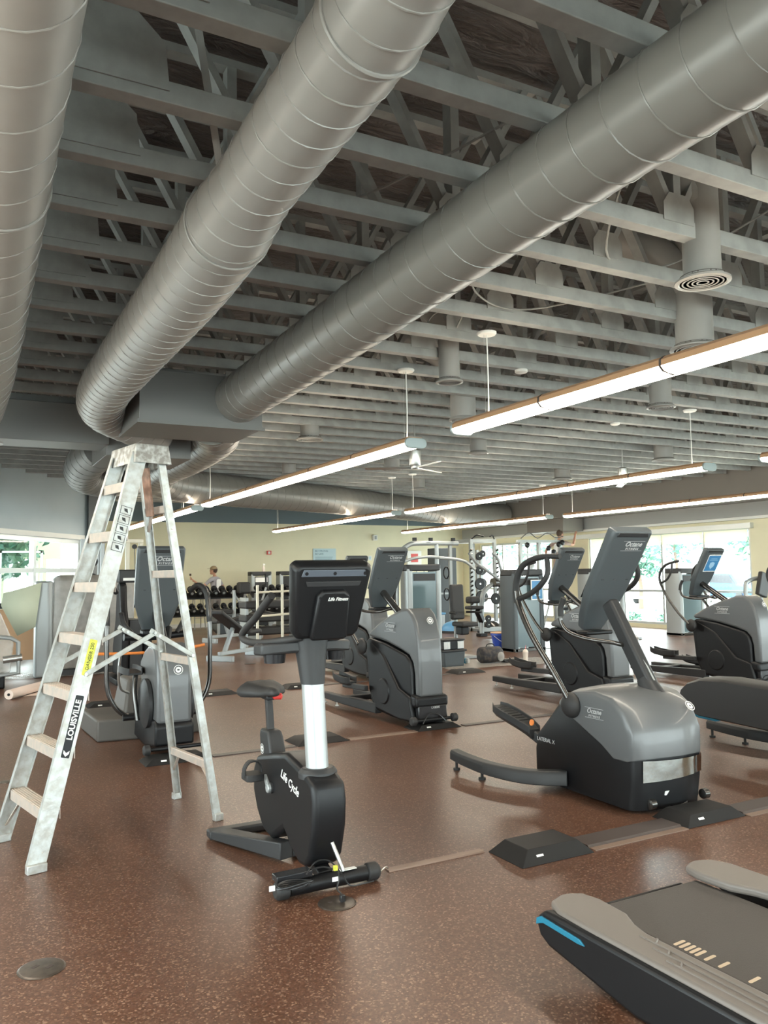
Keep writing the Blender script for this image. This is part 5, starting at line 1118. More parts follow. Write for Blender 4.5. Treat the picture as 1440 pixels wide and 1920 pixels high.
for (px_, z, r) in ((13.35, 2.02, .10), (13.33, 1.55, .13), (13.33, 1.19, .13), (13.35, .8, .15)):
    plate_w('weight_plate', 'weight plate hung beside the squat rack upright, %s' % ('top', 'second from top', 'third from top', 'lowest')[n_], px_, 19.02, z, r, 'plates beside the squat rack', 'char'); n_ += 1
for x in (12.52, 13.34):
    t = thing('plate_post', 'silver plate storage post, %s' % ('left of the squat rack' if x < 13 else 'inside the squat rack'), 'plate post', (x, 18.1 if x < 13 else 19.1, 0)); MB().box(-.035, .035, -.035, .035, .05, 2.1).obj('post', 'greyframe', t); MB().box(-.08, .08, -.12, .12, 0, .05).obj('foot', 'greyframe', t)
t = thing('cable_crossover', 'cable crossover frame with hanging handles against the window', 'weight machine', (13.75, 16.9, 0))
for x in (-.70, -.1, .62): MB().box(x - .04, x + .04, -.05, .05, 0, 2.25).obj('upright', 'greyframe', t)
MB().box(-.8, .7, -.05, .05, 2.25, 2.32).obj('top_beam', 'greyframe', t); MB().box(-.66, .58, -.03, .03, 1.90, 1.95).obj('cross_bar', 'greyframe', t); MB().box(-.75, .68, -.4, .4, 0, .05).obj('base', 'greyframe', t)
for i, (x, z) in enumerate(((-.55, 2.18), (.15, 2.1), (.32, 2.0), (.62, 2.25), (.5, 2.2))):
    MB().ell((x, -.1, z), (.075, .05, .075), 14, 8).obj('rope_ball', 'black', t)
MB().tube([(-.75, -.1, 2.35), (-.5, -.12, 2.5), (-.2, -.1, 2.36), (.1, -.12, 2.5), (.4, -.1, 2.38), (.65, -.1, 2.42)], .012, 6, smooth=5).obj('cable_run', 'cable', t)
MB().ell((-.42, -.1, 1.55), (.12, .05, .17), 16, 8).obj('disc_pad', 'greyframe', t); MB().ell((.45, -.1, 1.60), (.12, .05, .17), 16, 8).obj('disc_pad', 'greyframe', t)
t = thing('plate_loaded_press', 'plate loaded press with two long raised silver arms in front of the windows', 'weight machine', (11.6, 15.9, 0))
MB().tube([(-.52, 0, .06), (-.50, 0, .7), (-.44, 0, 1.02), (-.2, 0, 1.20), (0, 0, 1.25)], .055, 14, smooth=6).obj('main_frame', 'greyframe', t)
MB().box(.02, .14, -.05, .05, .0, 1.22).obj('rear_upright', 'greyframe', t, .01); MB().box(-.5, .62, -.05, .05, .10, .20).obj('base_rail', 'greyframe', t, .01); MB().box(-.62, -.42, -.09, .09, 0, .07).obj('rubber_foot', 'black', t, .01); MB().box(.5, .66, -.09, .09, 0, .1).obj('rubber_foot', 'black', t, .01)
MB().tube([(0, -.12, 1.27), (-.45, -.14, 1.55), (-.72, -.14, 1.72), (-.92, -.14, 1.95)], .035, 12, smooth=5).obj('press_arm', 'greyframe', t)
MB().tube([(.28, .12, 1.27), (.17, .14, 1.62), (.08, .14, 1.85), (-.05, .14, 1.95)], .035, 12, smooth=5).obj('press_arm', 'greyframe', t)
MB().lathe([(.11, -.22), (.11, .22)], (.02, 0, 1.25), (1, .2, 0), 18).obj('pivot_drum', 'darksteel', t); MB().lathe([(.09, -.12), (.09, .12)], (.35, 0, 1.25), (1, 0, 0), 18).obj('counter_weight', 'black', t)
MB().cbox((-.82, -.1, .86), (.30, .22, .16)).obj('knee_roller', 'blacksoft', t, .05, seg=4); MB().cbox((-.78, -.1, .68), (.36, .3, .08)).obj('seat_pad', 'blacksoft', t, .03, seg=3); MB().beam((-.7, -.1, .62), (-.5, 0, .35), .12, .14).obj('seat_bracket', 'black', t, .02)
MB().tube([(0, 0, .82), (0, -.3, .82)], .02, 8).tube([(.28, 0, .82), (.28, -.3, .82)], .02, 8).tube([(-.45, 0, .88), (-.30, 0, .88), (-.30, -.3, .88)], .02, 8).tube([(0, 0, .82), (.28, 0, .82)], .02, 8).obj('plate_pegs', 'greyframe', t)
for i, (x, z) in enumerate(((.0, .82), (.28, .82), (-.30, .88))): plate_w('weight_plate', 'black plate stored on the press machine, %s' % ('left peg', 'right peg', 'beside the frame post')[i], 11.6 + x, 15.62, z, .13, 'plates on the press machine')
for i, z in enumerate((.28, .42)): plate_w('weight_plate', 'small black plate on the press frame foot, %s' % ('lower', 'upper')[i], 11.12, 15.68, z, .08, 'plates on the press foot')
t = thing('power_cage_panel', 'tall dark grey machine panel in the far corner by the cream wall', 'weight machine', (12.35, 19.6, 0)); MB().box(-.30, .30, -.3, .3, 0, 2.2).obj('panel', 'bingrey', t, .02); MB().box(-.26, .26, -.31, -.30, .9, .95).obj('trim_bar', 'greyframe', t)
for i, (x, y, m) in enumerate(((11.2, 17.3, 'ballblue'), (11.95, 16.75, 'darksteel'))):
    t = thing('balance_dome', '%s balance dome on the floor below the bright window' % ('blue', 'dark grey')[i], 'balance dome', (x, y, 0)); MB().lathe([(.34, 0), (.34, .05), (.30, .06)], n=28).obj('base_ring', 'blacksoft', t); MB().lathe([(.31, .06), (.30, .12), (.25, .20), (.17, .26), (.07, .29), (.001, .295)], n=28).obj('dome', m, t)
t = thing('aerobic_step', 'light blue step bench behind the balance domes', 'step', (11.2, 18.6, 0)); MB().cbox((0, 0, .42), (1.0, .36, .06)).obj('step_top', 'ballblue', t, .015)
for x in (-.4, .4): MB().cbox((x, 0, .195), (.16, .32, .39)).obj('riser', 'toolgrey', t, .01)
# benches and racks in the middle distance, left of the bike
def bench(x, y, rz, label, tilt=.9):
    t = thing('weight_bench', label, 'bench', (x, y, 0), rz, group='padded benches'); MB().cbox((0, .42 * math.cos(tilt) + .12, .48 + .42 * math.sin(tilt)), (.28, .84, .08), Matrix.Rotation(tilt, 3, 'X')).obj('back_pad', 'blacksoft', t, .03, seg=3)
    MB().cbox((0, -.17, .47), (.30, .40, .08)).obj('seat_pad', 'blacksoft', t, .03, seg=3); MB().box(-.035, .035, -.45, .75, .10, .17).obj('spine', 'greyframe', t, .008)
    for yy in (-.45, .72): MB().box(-.28, .28, yy - .04, yy + .04, 0, .10).obj('floor_foot', 'greyframe', t, .008)
    MB().beam((0, .05, .15), (0, -.05, .44), .07, .07).obj('seat_support', 'greyframe', t); MB().beam((0, .6, .15), (0, .35, .44 + .25 * math.sin(tilt)), .06, .06).obj('back_support', 'greyframe', t)
bench(4.85, 14.6, 2.2, 'black padded bench with reclined back, in front of the white rolling rack', .5)
bench(7.4, 18.7, 1.2, 'black padded bench before the right dumbbell rack', .25); bench(5.7, 18.4, -1.3, 'black padded bench before the left dumbbell rack', .15)
t = thing('rolling_rack', 'white tube rolling rack on casters behind the bike handlebar', 'rack', (5.55, 15.0, 0))
for x, y in ((-.30, 0), (.38, .45)):
    MB().lathe([(.028, .10), (.028, 1.32)], (x, y, 0), n=12).obj('upright', 'cream2', t); MB().lathe([(.045, -.015), (.045, .015)], (x, y, .045), (0, 1, 0), 14).obj('caster', 'black', t)
    MB().lathe([(.035, .06), (.04, .12)], (x, y, 0), n=10).obj('caster_fork', 'cream2', t)
for z in (.22, .72, 1.18): MB().tube([(-.30, 0, z), (.38, .45, z), (.9, .45, z + .02)], .022, 8).obj('cross_tube', 'cream2', t)
t = thing('weight_trolley', 'low black storage trolley stacked with dark cushions behind the rolling rack', 'trolley', (6.0, 16.4, 0))
for z in (.35, .62, .9): MB().cbox((0, 0, z), (1.2, .5, .16)).obj('shelf_tray', 'blacksoft', t, .04, seg=3)
for x in (-.55, .55): MB().box(x - .03, x + .03, -.2, .2, 0, 1.05).obj('side_frame', 'greyframe', t, .01)
t = thing('preacher_bench', 'silver framed curl bench with a black arm pad by the dumbbells', 'bench', (6.45, 19.9, 0))
MB().tube([(-.15, 0, 0), (-.1, 0, .6), (-.1, 0, 1.15)], .045, 10, smooth=4).obj('front_leg', 'greyframe', t); MB().tube([(-.1, 0, 1.05), (.25, 0, .55), (.6, 0, .75), (.75, 0, 1.2)], .03, 10).obj('bent_bar', 'greyframe', t)
MB().cbox((.15, 0, 1.2), (.30, .3, .3)).obj('arm_pad', 'blacksoft', t, .06, seg=4); MB().cbox((-.5, 0, .62), (.6, .35, .12)).obj('seat_pad', 'blacksoft', t, .03, seg=3); MB().box(-.3, .0, -.2, .2, 0, .02).obj('foot_plate', 'darksteel', t); MB().beam((-.5, 0, .02), (-.5, 0, .58), .06, .06).obj('seat_leg', 'greyframe', t)
MB().tube([(.75, 0, 1.18), (.74, 0, 1.55)], .025, 8).obj('bar_grip', 'black', t)
t = thing('low_cabinet', 'low grey cabinet beneath the left dumbbell rack', 'cabinet', (6.6, 20.6, 0)); MB().prism([(-.55, .12), (-.45, .0), (.45, 0), (.45, .5), (-.55, .5)], lambda a, c, q: (a, q, c + .02), -.2, .2).obj('cabinet_body', 'bingrey', t, .02)
# step stool by the man
t = thing('step_stool', 'small A-frame step stool beside the person at the cream wall', 'ladder', (6.36, 23.3, 0))
for s in (-1, 1):
    MB().beam((s * .16, -.25, 0), (s * .09, 0, 1.31), .04, .02).obj('rail', 'ladder', t); MB().beam((s * .16, .28, 0), (s * .09, .02, 1.31), .03, .02).obj('rear_leg', 'ladder', t)
for k in (.25, .5, .75): MB().cbox((0, -.25 * (1 - k), 1.31 * k), (.27, .07, .02)).obj('step', 'rung', t)
MB().cbox((0, 0, 1.32), (.24, .14, .03)).obj('top_tray', 'laddercap', t, .006)
# ------------------------------------------------------------------ painters' things on the floor
t = thing('storage_bin', 'dark blue-grey lidded storage bin on the floor beside the middle elliptical', 'bin', (7.17, 11.2, 0))
MB().loft([[V((x * k, y * k, z)) for x, y in ((-.20, -.15), (.20, -.15), (.20, .15), (-.20, .15))] for z, k in ((0, .92), (.24, 1.))]).obj('bin_body', 'bingrey', t, .015); MB().box(-.22, .22, -.17, .17, .24, .27).obj('lid', 'char', t, .008)
t = thing('tool_box', 'black and light grey tool box stacked on the storage bin', 'tool box', (7.17, 11.2, .27))
MB().box(-.20, .20, -.12, .12, 0, .145).obj('case', 'black', t, .012); 
for s in (-1, 1): b = MB(); b.box(s * .13 - .06, s * .13 + .06, -.13, -.12, .01, .13); o = b.obj('side_pocket', 'toolgrey', t, .004); b = MB(); [b.box(s * .13 - .05 + i * .022, s * .13 - .04 + i * .022, -.134, -.13, .02, .12) for i in range(5)]; b.obj('pocket_ribs', 'label', o)
MB().box(-.21, .21, -.13, .13, .145, .165).obj('lid', 'char', t, .006); MB().tube([(-.1, 0, .16), (-.09, 0, .18), (.09, 0, .18), (.1, 0, .16)], .008, 8).obj('carry_handle', 'stripmetal', t)
t = thing('duffel_bag', 'dark patterned bag standing on the plastic sheet near the blue bucket', 'bag', (7.93, 11.15, .012))
rg = []
for x, k in ((-.21, .8), (-.19, 1), (0, 1.05), (.17, 1), (.21, .7)): rg.append([V((x, .12 * k * math.cos(a * PI / 9), .13 + .128 * k * math.copysign(abs(math.sin(a * PI / 9)) ** .7, math.sin(a * PI / 9)))) for a in range(18)])
MB().loft(rg).obj('bag_body', 'bagcamo', t, ang=70); MB().tube([(-.09, 0, .25), (-.05, 0, .30), (.05, 0, .30), (.09, 0, .25)], .008, 8, smooth=4).obj('carry_handle', 'black', t)
b = MB(); b.ell((.12, -.13, .10), (.07, .03, .08)); b.obj('plastic_bag', 'sheet', t)
t = thing('paint_tray', 'shiny dark paint tray beside the patterned bag', 'tray', (8.22, 11.05, .012)); MB().box(-.12, .12, -.08, .08, 0, .04).obj('tray_shell', 'gloss', t, .015)
t = thing('bucket', 'bright blue bucket with a pale rim standing behind the patterned bag', 'bucket', (9.78, 13.35, 0))
MB().lathe([(.16, 0), (.17, .02), (.205, .24), (.22, .245), (.22, .29), (.20, .29), (.19, .27), (.16, .03), (.001, .02)], n=32).obj('pail', 'bluebucket', t); MB().lathe([(.221, .282), (.223, .30), (.20, .30)], n=32).obj('pale_rim', 'card', t)
MB().tube([(-.22, 0, .26), (-.15, -.18, .14), (0, -.24, .10), (.15, -.18, .14), (.22, 0, .26)], .005, 6, smooth=5).obj('bail_handle', 'steel', t)
t = thing('drink_cup', 'iced coffee cup with a red straw on the plastic sheet', 'cup', (8.50, 10.95, .012)); MB().lathe([(.034, 0), (.045, .14), (.047, .145), (.047, .155)], n=20).obj('cup_body', 'cup', t); MB().lathe([(.047, .156), (.04, .18), (.02, .195)], n=18).obj('dome_lid', 'cup', t); MB().tube([(0, 0, .19), (.012, 0, .26)], .004, 6).obj('straw', 'red', t)
def sheet(name, label, pts, z, m, sub=14, amp=.012):
    b = MB(); A, B_, C_, D = [V((*p, 0)) for p in pts]; n = sub; vs = []
    for i in range(n + 1):
        for j in range(n + 1):
            p = A.lerp(B_, i / n).lerp(D.lerp(C_, i / n), j / n); vs.append((p.x + random.uniform(-.02, .02), p.y + random.uniform(-.02, .02), z + .003 + abs(math.sin(i * 1.7 + j * .9) * math.cos(j * 1.3 - i * .5)) * amp * random.uniform(.4, 1)))
    b.add(vs, [(i * (n + 1) + j, (i + 1) * (n + 1) + j, (i + 1) * (n + 1) + j + 1, i * (n + 1) + j + 1) for i in range(n) for j in range(n)])
    o = b.obj(name, m, None, ang=180, recalc=False); o['label'] = label; o['category'] = 'plastic sheet'; return o
sheet('plastic_sheet', 'crumpled clear plastic sheet under the tool boxes, bag and cup', [(6.85, 10.75), (8.9, 10.45), (9.3, 11.3), (7.0, 11.9)], 0, 'sheet', amp=.02)
sheet('plastic_sheet', 'crumpled clear plastic sheet on the floor under the wrapped equipment at the left', [(.5, 13.5), (2.6, 13.45), (2.9, 14.4), (.6, 14.3)], 0, 'sheet', amp=.03)
t = thing('clutter_pile', 'small pile of yellow and clear wrappers beside the storage bin', 'wrappers', (7.55, 11.25, .01))
for i in range(5): MB().ell((random.uniform(-.12, .12), random.uniform(-.05, .05), .05), (.05, .04, .05), 6, 4).obj('wrapper', ('yellow', 'sheet', 'label', 'sheet', 'bluestripe')[i], t, ang=10)
# ------------------------------------------------------------------ wrapped equipment at the left
def drape(rings, name, m, parent): return MB().loft(rings).obj(name, m, parent, .02, ang=25)
t = thing('wrapped_machine', 'tall slab shaped machine wrapped in taupe plastic behind the ladder', 'wrapped machine', (1.68, 13.8, 0))
MB().loft([[V((x, y, z)) for x, y in q] for z, q in ((.10, ((-.22, -.22), (.90, -.16), (.90, .25), (-.22, .25))), (.5, ((-.25, -.25), (.98, -.2), (.95, .25), (-.25, .25))), (1.1, ((-.24, -.24), (1.0, -.2), (.98, .2), (-.24, .2))), (1.5, ((-.24, -.22), (1.0, -.16), (.98, .12), (-.22, .18))), (1.56, ((-.15, -.15), (.9, -.1), (.9, .06), (-.15, .1))))]).obj('plastic_wrap', 'sheetdark', t, .03, seg=3)
MB().loft([[V((x, y, z)) for x, y in ((-.50, -.27), (-.30, -.31), (-.24, -.25), (-.27, -.05), (-.5, -.05))] for z in (0, 1.47)]).obj('rounded_post', 'greyframe', t, .03, seg=3)
MB().box(-.45, 1.0, -.2, .4, 0, .10).obj('base', 'char', t, .01)
b = MB(); b.add([(-.42, -.35, 1.45), (-.95, -.38, 1.30), (-.98, -.38, 1.12), (-.75, -.36, .66), (-.5, -.35, .78)], [(0, 1, 2, 3, 4)]); o = b.obj('green_board', 'greensheet', t); s_ = o.modifiers.new('thick', 'SOLIDIFY'); s_.thickness = .01
t = thing('wooden_panel', 'light wooden panel leaning behind the wrapped slab machine', 'panel', (1.12, 14.75, 0)); MB().box(-.38, .28, -.02, .02, .18, 1.02).obj('board', 'card', t, .004); MB().box(-.38, -.30, -.15, .15, 0, .18).obj('foot', 'stripdark', t); MB().box(.2, .28, -.15, .15, 0, .18).obj('foot', 'stripdark', t); MB().box(-.6, .25, -.08, -.03, 1.03, 1.12).obj('dark_rail', 'char', t, .02)
t = thing('wrapped_machine', 'low machine draped in thin clear plastic at the left edge, bent grey tube in front', 'wrapped machine', (.62, 12.7, 0))
MB().loft([[V((x, y, z)) for x, y in q] for z, q in ((.22, ((-.6, -.3), (.16, -.28), (.18, .3), (-.6, .3))), (.62, ((-.6, -.3), (.20, -.26), (.20, .3), (-.6, .3))), (1.0, ((-.6, -.25), (.05, -.15), (.05, .2), (-.6, .25))), (1.12, ((-.6, -.1), (.0, -.06), (.0, .1), (-.6, .1))))]).obj('plastic_wrap', 'sheet', t, .03)
MB().tube([(-.1, -.32, .74), (.16, -.34, .70), (.25, -.34, .64), (.26, -.34, .22), (.0, -.34, .20)], .03, 10).obj('bent_tube', 'greyframe', t)
MB().lathe([(.05, -.12), (.05, .12)], (.18, -.34, .42), (1, 0, .1), 14).obj('chrome_clamp', 'steel', t); MB().box(-.6, .1, -.2, .2, .0, .20).obj('base', 'black', t, .02); MB().box(-.5, .0, -.15, .15, .2, .85).obj('core_frame', 'greyframe', t)
t = thing('paper_roll', 'pale pink roll of paper lying on the floor left of the ladder', 'paper roll', (.70, 11.35, 0), .45)
MB().tube([(0, 0, .062), (.9, .55, .062)], .06, 20).obj('roll', 'paper', t); MB().lathe([(.018, -.003), (.018, .003)], (-.002, -.002, .062), (-.85, -.52, 0), 12).obj('core_hole', 'black', t)
b = MB(); b.add([(.25, .10, .003), (.9, .5, .003), (.98, .36, .003), (.38, .0, .003)], [(0, 1, 2, 3)]); b.obj('loose_end', 'paper', t)
t = thing('stair_climber', 'dark stair climber with twin curved side covers behind the ladder legs', 'stair climber', (2.40, 12.3, 0))
for s in (-.17, .15): MB().side([(-.3, .1), (-.38, .8), (-.20, 1.1), (-.15, 1.40), (-.05, 1.46), (.1, 1.40), (.2, .9), (.4, .5), (.4, .1)], s - .05, s + .05).obj('curved_cover', 'black', t, .03, seg=3)
MB().box(-.10, .09, -.25, .3, .05, .9).obj('step_stack', 'char', t, .01); MB().box(-.22, .22, -.12, .12, 1.43, 1.62).obj('console', 'char', t, .02); MB().box(-.17, .05, -.13, -.12, 1.46, 1.50).obj('console_labels', 'label', t); MB().box(-.3, .3, -.4, .5, 0, .08).obj('base', 'black', t, .01)
t = thing('cable_tower', 'cream enamel cable tower rising behind the ladder against the cream wall', 'weight machine', (3.05, 15.6, 0))
for x in (-.12, .12): MB().box(x - .035, x + .035, -.05, .05, 0, 2.15).obj('upright', 'cream2', t, .006)
MB().box(-.16, .16, -.06, .06, 2.15, 2.22).obj('top_beam', 'cream2', t, .006); MB().box(-.3, .3, -.3, .3, 0, .06).obj('base', 'cream2', t, .006); MB().tube([(0, -.04, 2.1), (.03, -.04, 1.1)], .007, 6).obj('cable', 'cable', t); MB().lathe([(.045, -.015), (.045, .015)], (0, -.04, 2.08), (0, 1, 0), 14).obj('pulley', 'black', t)
t = thing('weight_tower', 'dark grey round post tower at the left end of the cream wall', 'weight machine', (2.62, 16.6, 0)); MB().lathe([(.07, 0), (.07, 2.5)], n=20).obj('post', 'ductdark', t); MB().box(-.2, .2, -.2, .2, 0, .05).obj('base', 'char', t)
t = thing('pulley_frame', 'stacked black pulleys on a grey frame behind the far ladder rail', 'weight machine', (2.25, 15.2, 0)); MB().box(-.2, -.14, -.04, .04, 0, 2.2).box(.14, .2, -.04, .04, 0, 2.2).obj('uprights', 'greyframe', t)
for z in (1.5, 1.8, 2.05): MB().lathe([(.09, -.03), (.09, .03)], (0, -.03, z), (0, 1, 0), 18).obj('pulley', 'black', t)
MB().box(-.14, .14, -.03, .03, 2.12, 2.2).obj('cross_bar', 'greyframe', t); MB().box(-.3, .3, -.3, .3, 0, .05).obj('base', 'greyframe', t)
# ================================================================== PEOPLE
def person(label, loc, rz, joints, shirt, pants, hairm, capped=False, shortsleeve=True, scale=1.):
    t = thing('person', label, 'person', loc, rz)
    names = list(joints['v'].keys()); idx = {n: i for i, n in enumerate(names)}
    verts = [joints['v'][n][0] for n in names]; rad = [joints['v'][n][1] for n in names]
    edges = [(idx[a], idx[b]) for a, b in joints['e']]
    me = bpy.data.meshes.new('body'); me.from_pydata(verts, edges, []); me.update()
    o = bpy.data.objects.new('body', me); COL.objects.link(o)
    sk = o.modifiers.new('skin', 'SKIN'); sk.use_smooth_shade = True
    for i, r in enumerate(rad):
        r = r if hasattr(r, '__len__') else (r, r); me.skin_vertices[0].data[i].radius = r
    me.skin_vertices[0].data[idx['pelvis']].use_root = True
    ss = o.modifiers.new('sub', 'SUBSURF'); ss.levels = 2; ss.render_levels = 2
    dg = bpy.context.evaluated_depsgraph_get(); m2 = bpy.data.meshes.new_from_object(o.evaluated_get(dg)); m2.name = 'body'
    bpy.data.objects.remove(o)
    m2.materials.clear()
    for m_ in ('skin', shirt, pants, 'blacksoft'): m2.materials.append(M[m_])
    zw, fn = joints['zones']
    for p in m2.polygons: p.material_index = fn(p.center); p.use_smooth = True
    o = bpy.data.objects.new('body', m2); COL.objects.link(o); o.parent = t
    hc, hf = joints['head']; hc = V(hc); hf = V(hf).normalized()
    d, s_, u_ = basis(hf); R = Matrix((s_, d, u_)).transposed()
    h = MB(); h.ell((0, 0, 0), (.075, .098, .118), 20, 14); h.ell((0, .098, -.012), (.012, .018, .02), 8, 6); h.ell((.076, -.005, -.01), (.012, .02, .03), 8, 6); h.ell((-.076, -.005, -.01), (.012, .02, .03), 8, 6); h.ell((0, .06, -.08), (.04, .035, .035), 10, 8)
    hd = h.obj('head', 'skin', t, ang=80); hd.location = hc; hd.rotation_euler = R.to_euler()
    e = MB(); [e.ell((x, .088, .012), (.012, .008, .007), 8, 6) for x in (-.03, .03)]; e.obj('eyes', 'black', hd); l = MB(); l.ell((0, .092, -.052), (.022, .006, .006), 8, 6); l.obj('mouth', 'red', hd)
    hr = MB(); hr.ell((0, -.018, .022), (.084, .098, .112), 20, 12); hr.obj('hair', hairm, hd, ang=80)
    if capped: c = MB(); c.ell((0, -.005, .05), (.086, .106, .085), 20, 12); c.prism([(-.06, .08), (-.05, .17), (.05, .17), (.06, .08)], lambda a, b_, q: (a, b_, q), .045, .052); c.obj('cap', 'cap', hd, ang=60)
    return t
def fingers(J, E_, wrist, palm, dirv, side, pre):
    d = V(dirv).normalized(); s = V(side).normalized(); n = d.cross(s).normalized()
    w_ = V(wrist); pc = w_ + d * .05; J[pre + 'palm'] = (tuple(pc), (.034, .018)); E_.append((palm, pre + 'palm'))
    k = w_ + d * .09; J[pre + 'knk'] = (tuple(k), (.036, .016)); E_.append((pre + 'palm', pre + 'knk'))
    for i, (o, L) in enumerate(((-.028, .062), (-.010, .072), (.009, .068), (.027, .052))):
        a = k + s * o + d * .012; b_ = a + d * L * .5 + n * .010; c = b_ + d * L * .45 + n * .022
        J[pre + 'f%da' % i] = (tuple(a), .009); J[pre + 'f%db' % i] = (tuple(b_), .0085); J[pre + 'f%dc' % i] = (tuple(c), .0075)
        E_ += [(pre + 'knk', pre + 'f%da' % i), (pre + 'f%da' % i, pre + 'f%db' % i), (pre + 'f%db' % i, pre + 'f%dc' % i)]
    a = w_ + d * .04 - s * .035 + n * .01; b_ = a + (d * .8 - s * .5).normalized() * .03 + n * .012
    J[pre + 'ta'] = (tuple(a), .011); J[pre + 'tb'] = (tuple(b_), .009); E_ += [(pre + 'palm', pre + 'ta'), (pre + 'ta', pre + 'tb')]
def human(arm_l, arm_r, lean=0., step=0., sx=1.):
    J = {'pelvis': ((0, 0, .95), (.155, .115)), 'waist': ((0, lean * .3, 1.10), (.145, .105)), 'chest': ((0, lean * .7, 1.30), (.165, .115)), 'top': ((0, lean, 1.43), (.11, .085)), 'neck': ((0, lean, 1.50), (.055, .055)), 'nk2': ((0, lean + .02, 1.57), (.05, .05))}
    E_ = [('pelvis', 'waist'), ('waist', 'chest'), ('chest', 'top'), ('top', 'neck'), ('neck', 'nk2')]
    for s, pre, arm in ((-1, 'l', arm_l), (1, 'r', arm_r)):
        J[pre + 'sh'] = ((s * .18, lean, 1.42), (.062, .062)); E_.append(('top', pre + 'sh'))
        el, wr, side = arm; J[pre + 'el'] = (el, .042); J[pre + 'fo'] = (tuple(V(el).lerp(V(wr), .4)), .041); J[pre + 'wr'] = (wr, (.028, .024)); E_ += [(pre + 'sh', pre + 'el'), (pre + 'el', pre + 'fo'), (pre + 'fo', pre + 'wr')]
        fingers(J, E_, wr, pre + 'wr', V(wr) - V(el), side, pre)
        st = s * step
        J[pre + 'hip'] = ((s * .10, 0, .86), .098); J[pre + 'kn'] = ((s * .115, .03 + st, .49), .062); J[pre + 'ca'] = ((s * .117, .0 + st * 1.2, .34), .060); J[pre + 'an'] = ((s * .12, -.02 + st * 1.5, .09), .042); J[pre + 'he'] = ((s * .12, -.05 + st * 1.5, .045), .04); J[pre + 'to'] = ((s * .135, .15 + st * 1.5, .035), (.045, .032))
        E_ += [('pelvis', pre + 'hip'), (pre + 'hip', pre + 'kn'), (pre + 'kn', pre + 'ca'), (pre + 'ca', pre + 'an'), (pre + 'an', pre + 'he'), (pre + 'an', pre + 'to')]
    def zone(c, el=arm_l[0], er=arm_r[0]):
        if c.z < .075: return 3
        if c.z < .98 and abs(c.x) < .25 and not ((c - V(arm_l[1])).length < .14 or (c - V(arm_r[1])).length < .14): return 2
        for e_, w_ in ((arm_l[0], arm_l[1]), (arm_r[0], arm_r[1])):
            e_ = V(e_); w_ = V(w_)
            sh = V((math.copysign(.18, e_.x), lean, 1.42)); dd = (e_ - sh)
            tt = (c - sh).dot(dd) / dd.length_squared
            f = V(c); q = (f - e_).dot(w_ - e_) / (w_ - e_).length_squared
            if 0 <= q and (f - e_.lerp(w_, min(q, 1.6))).length < .075 and abs(c.x) > .12: return 0
            if tt > .62 and (f - sh.lerp(e_, min(tt, 1))).length < .075: return 0
        if c.z > 1.50 and abs(c.x) < .09: return 0
        return 1
    return {'v': J, 'e': E_, 'zones': (0, zone)}
j = human(((-.34, .20, 1.20), (-.42, .42, 1.38), (0, 0, 1)), ((.30, -.06, 1.16), (.26, .12, .95), (0, 1, 0)), .03)
j['head'] = ((-.01, .07, 1.67), (-.35, .9, .05))
pA = person('person in a grey tee and khaki cap raising one arm towards the cream wall', (6.72, 22.75, 0), .62, j, 'teegrey', 'denim', 'hair', True)
b = MB(); b.prism(rrect(.20, .26, .05), lambda a, c, q: (a, -.105 - .012 * (1 - (a / .1) ** 2) + q, 1.29 + c), -.006, .0); b.obj('shirt_print', 'label', pA, label='white print on the back of the tee')
t = thing('paint_brush', 'small brush held up by the person in the khaki cap', 'brush', (0, 0, 0)); pm_ = Matrix.Translation((6.72, 22.75, 0)) @ Matrix.Rotation(.62, 4, 'Z'); hp = pm_ @ V((-.46, .53, 1.47)); t.location = hp
MB().tube([(0, 0, -.06), (0, 0, .06)], .008, 8).obj('handle', 'card', t); MB().cbox((0, 0, .09), (.05, .015, .06)).obj('bristles', 'hair', t)
# second person, on a ladder by the windows
LZ = .86
t = thing('platform_ladder', 'aluminium step ladder the painter at the windows stands on', 'ladder', (15.05, 17.75, 0))
for s in (-1, 1):
    MB().beam((s * .26, -.42, 0), (s * .2, -.10, LZ), .06, .025).obj('rail', 'ladder', t); MB().beam((s * .26, .42, 0), (s * .2, .12, LZ), .05, .025).obj('rear_leg', 'ladder', t)
for k in (.33, .66): MB().cbox((0, -.42 + .32 * k, LZ * k), (.44, .08, .03)).obj('step', 'rung', t)
MB().box(-.22, .22, -.16, .22, LZ - .03, LZ).obj('platform', 'ladder', t)
j = human(((-.40, .10, 1.24), (-.50, .28, 1.08), (0, 1, 0)), ((.34, .24, 1.36), (.36, .36, 1.62), (1, 0, 0)), .05, .03)
j['head'] = ((.02, .09, 1.67), (.45, .85, .0))
pB = person('person in a taupe printed tee standing on a step ladder, painting by the windows', (15.05, 17.75, LZ), -1.05, j, 'teetaupe', 'khaki', 'hair')
b = MB(); b.prism(rrect(.20, .24, .06), lambda a, c, q: (a, -.10 - .012 * (1 - (a / .1) ** 2) + q, 1.28 + c), -.006, .0); b.obj('shirt_print', 'label', pB, label='white print on the back of the tee')
pm_ = Matrix.Translation((15.05, 17.75, LZ)) @ Matrix.Rotation(-1.05, 4, 'Z')
t = thing('paint_brush', 'small brush in the raised hand of the person at the windows', 'brush', tuple(pm_ @ V((.37, .44, 1.78)))); MB().tube([(0, 0, -.07), (0, 0, .05)], .008, 8).obj('handle', 'card', t); MB().cbox((0, 0, .08), (.05, .015, .06)).obj('bristles', 'label', t)
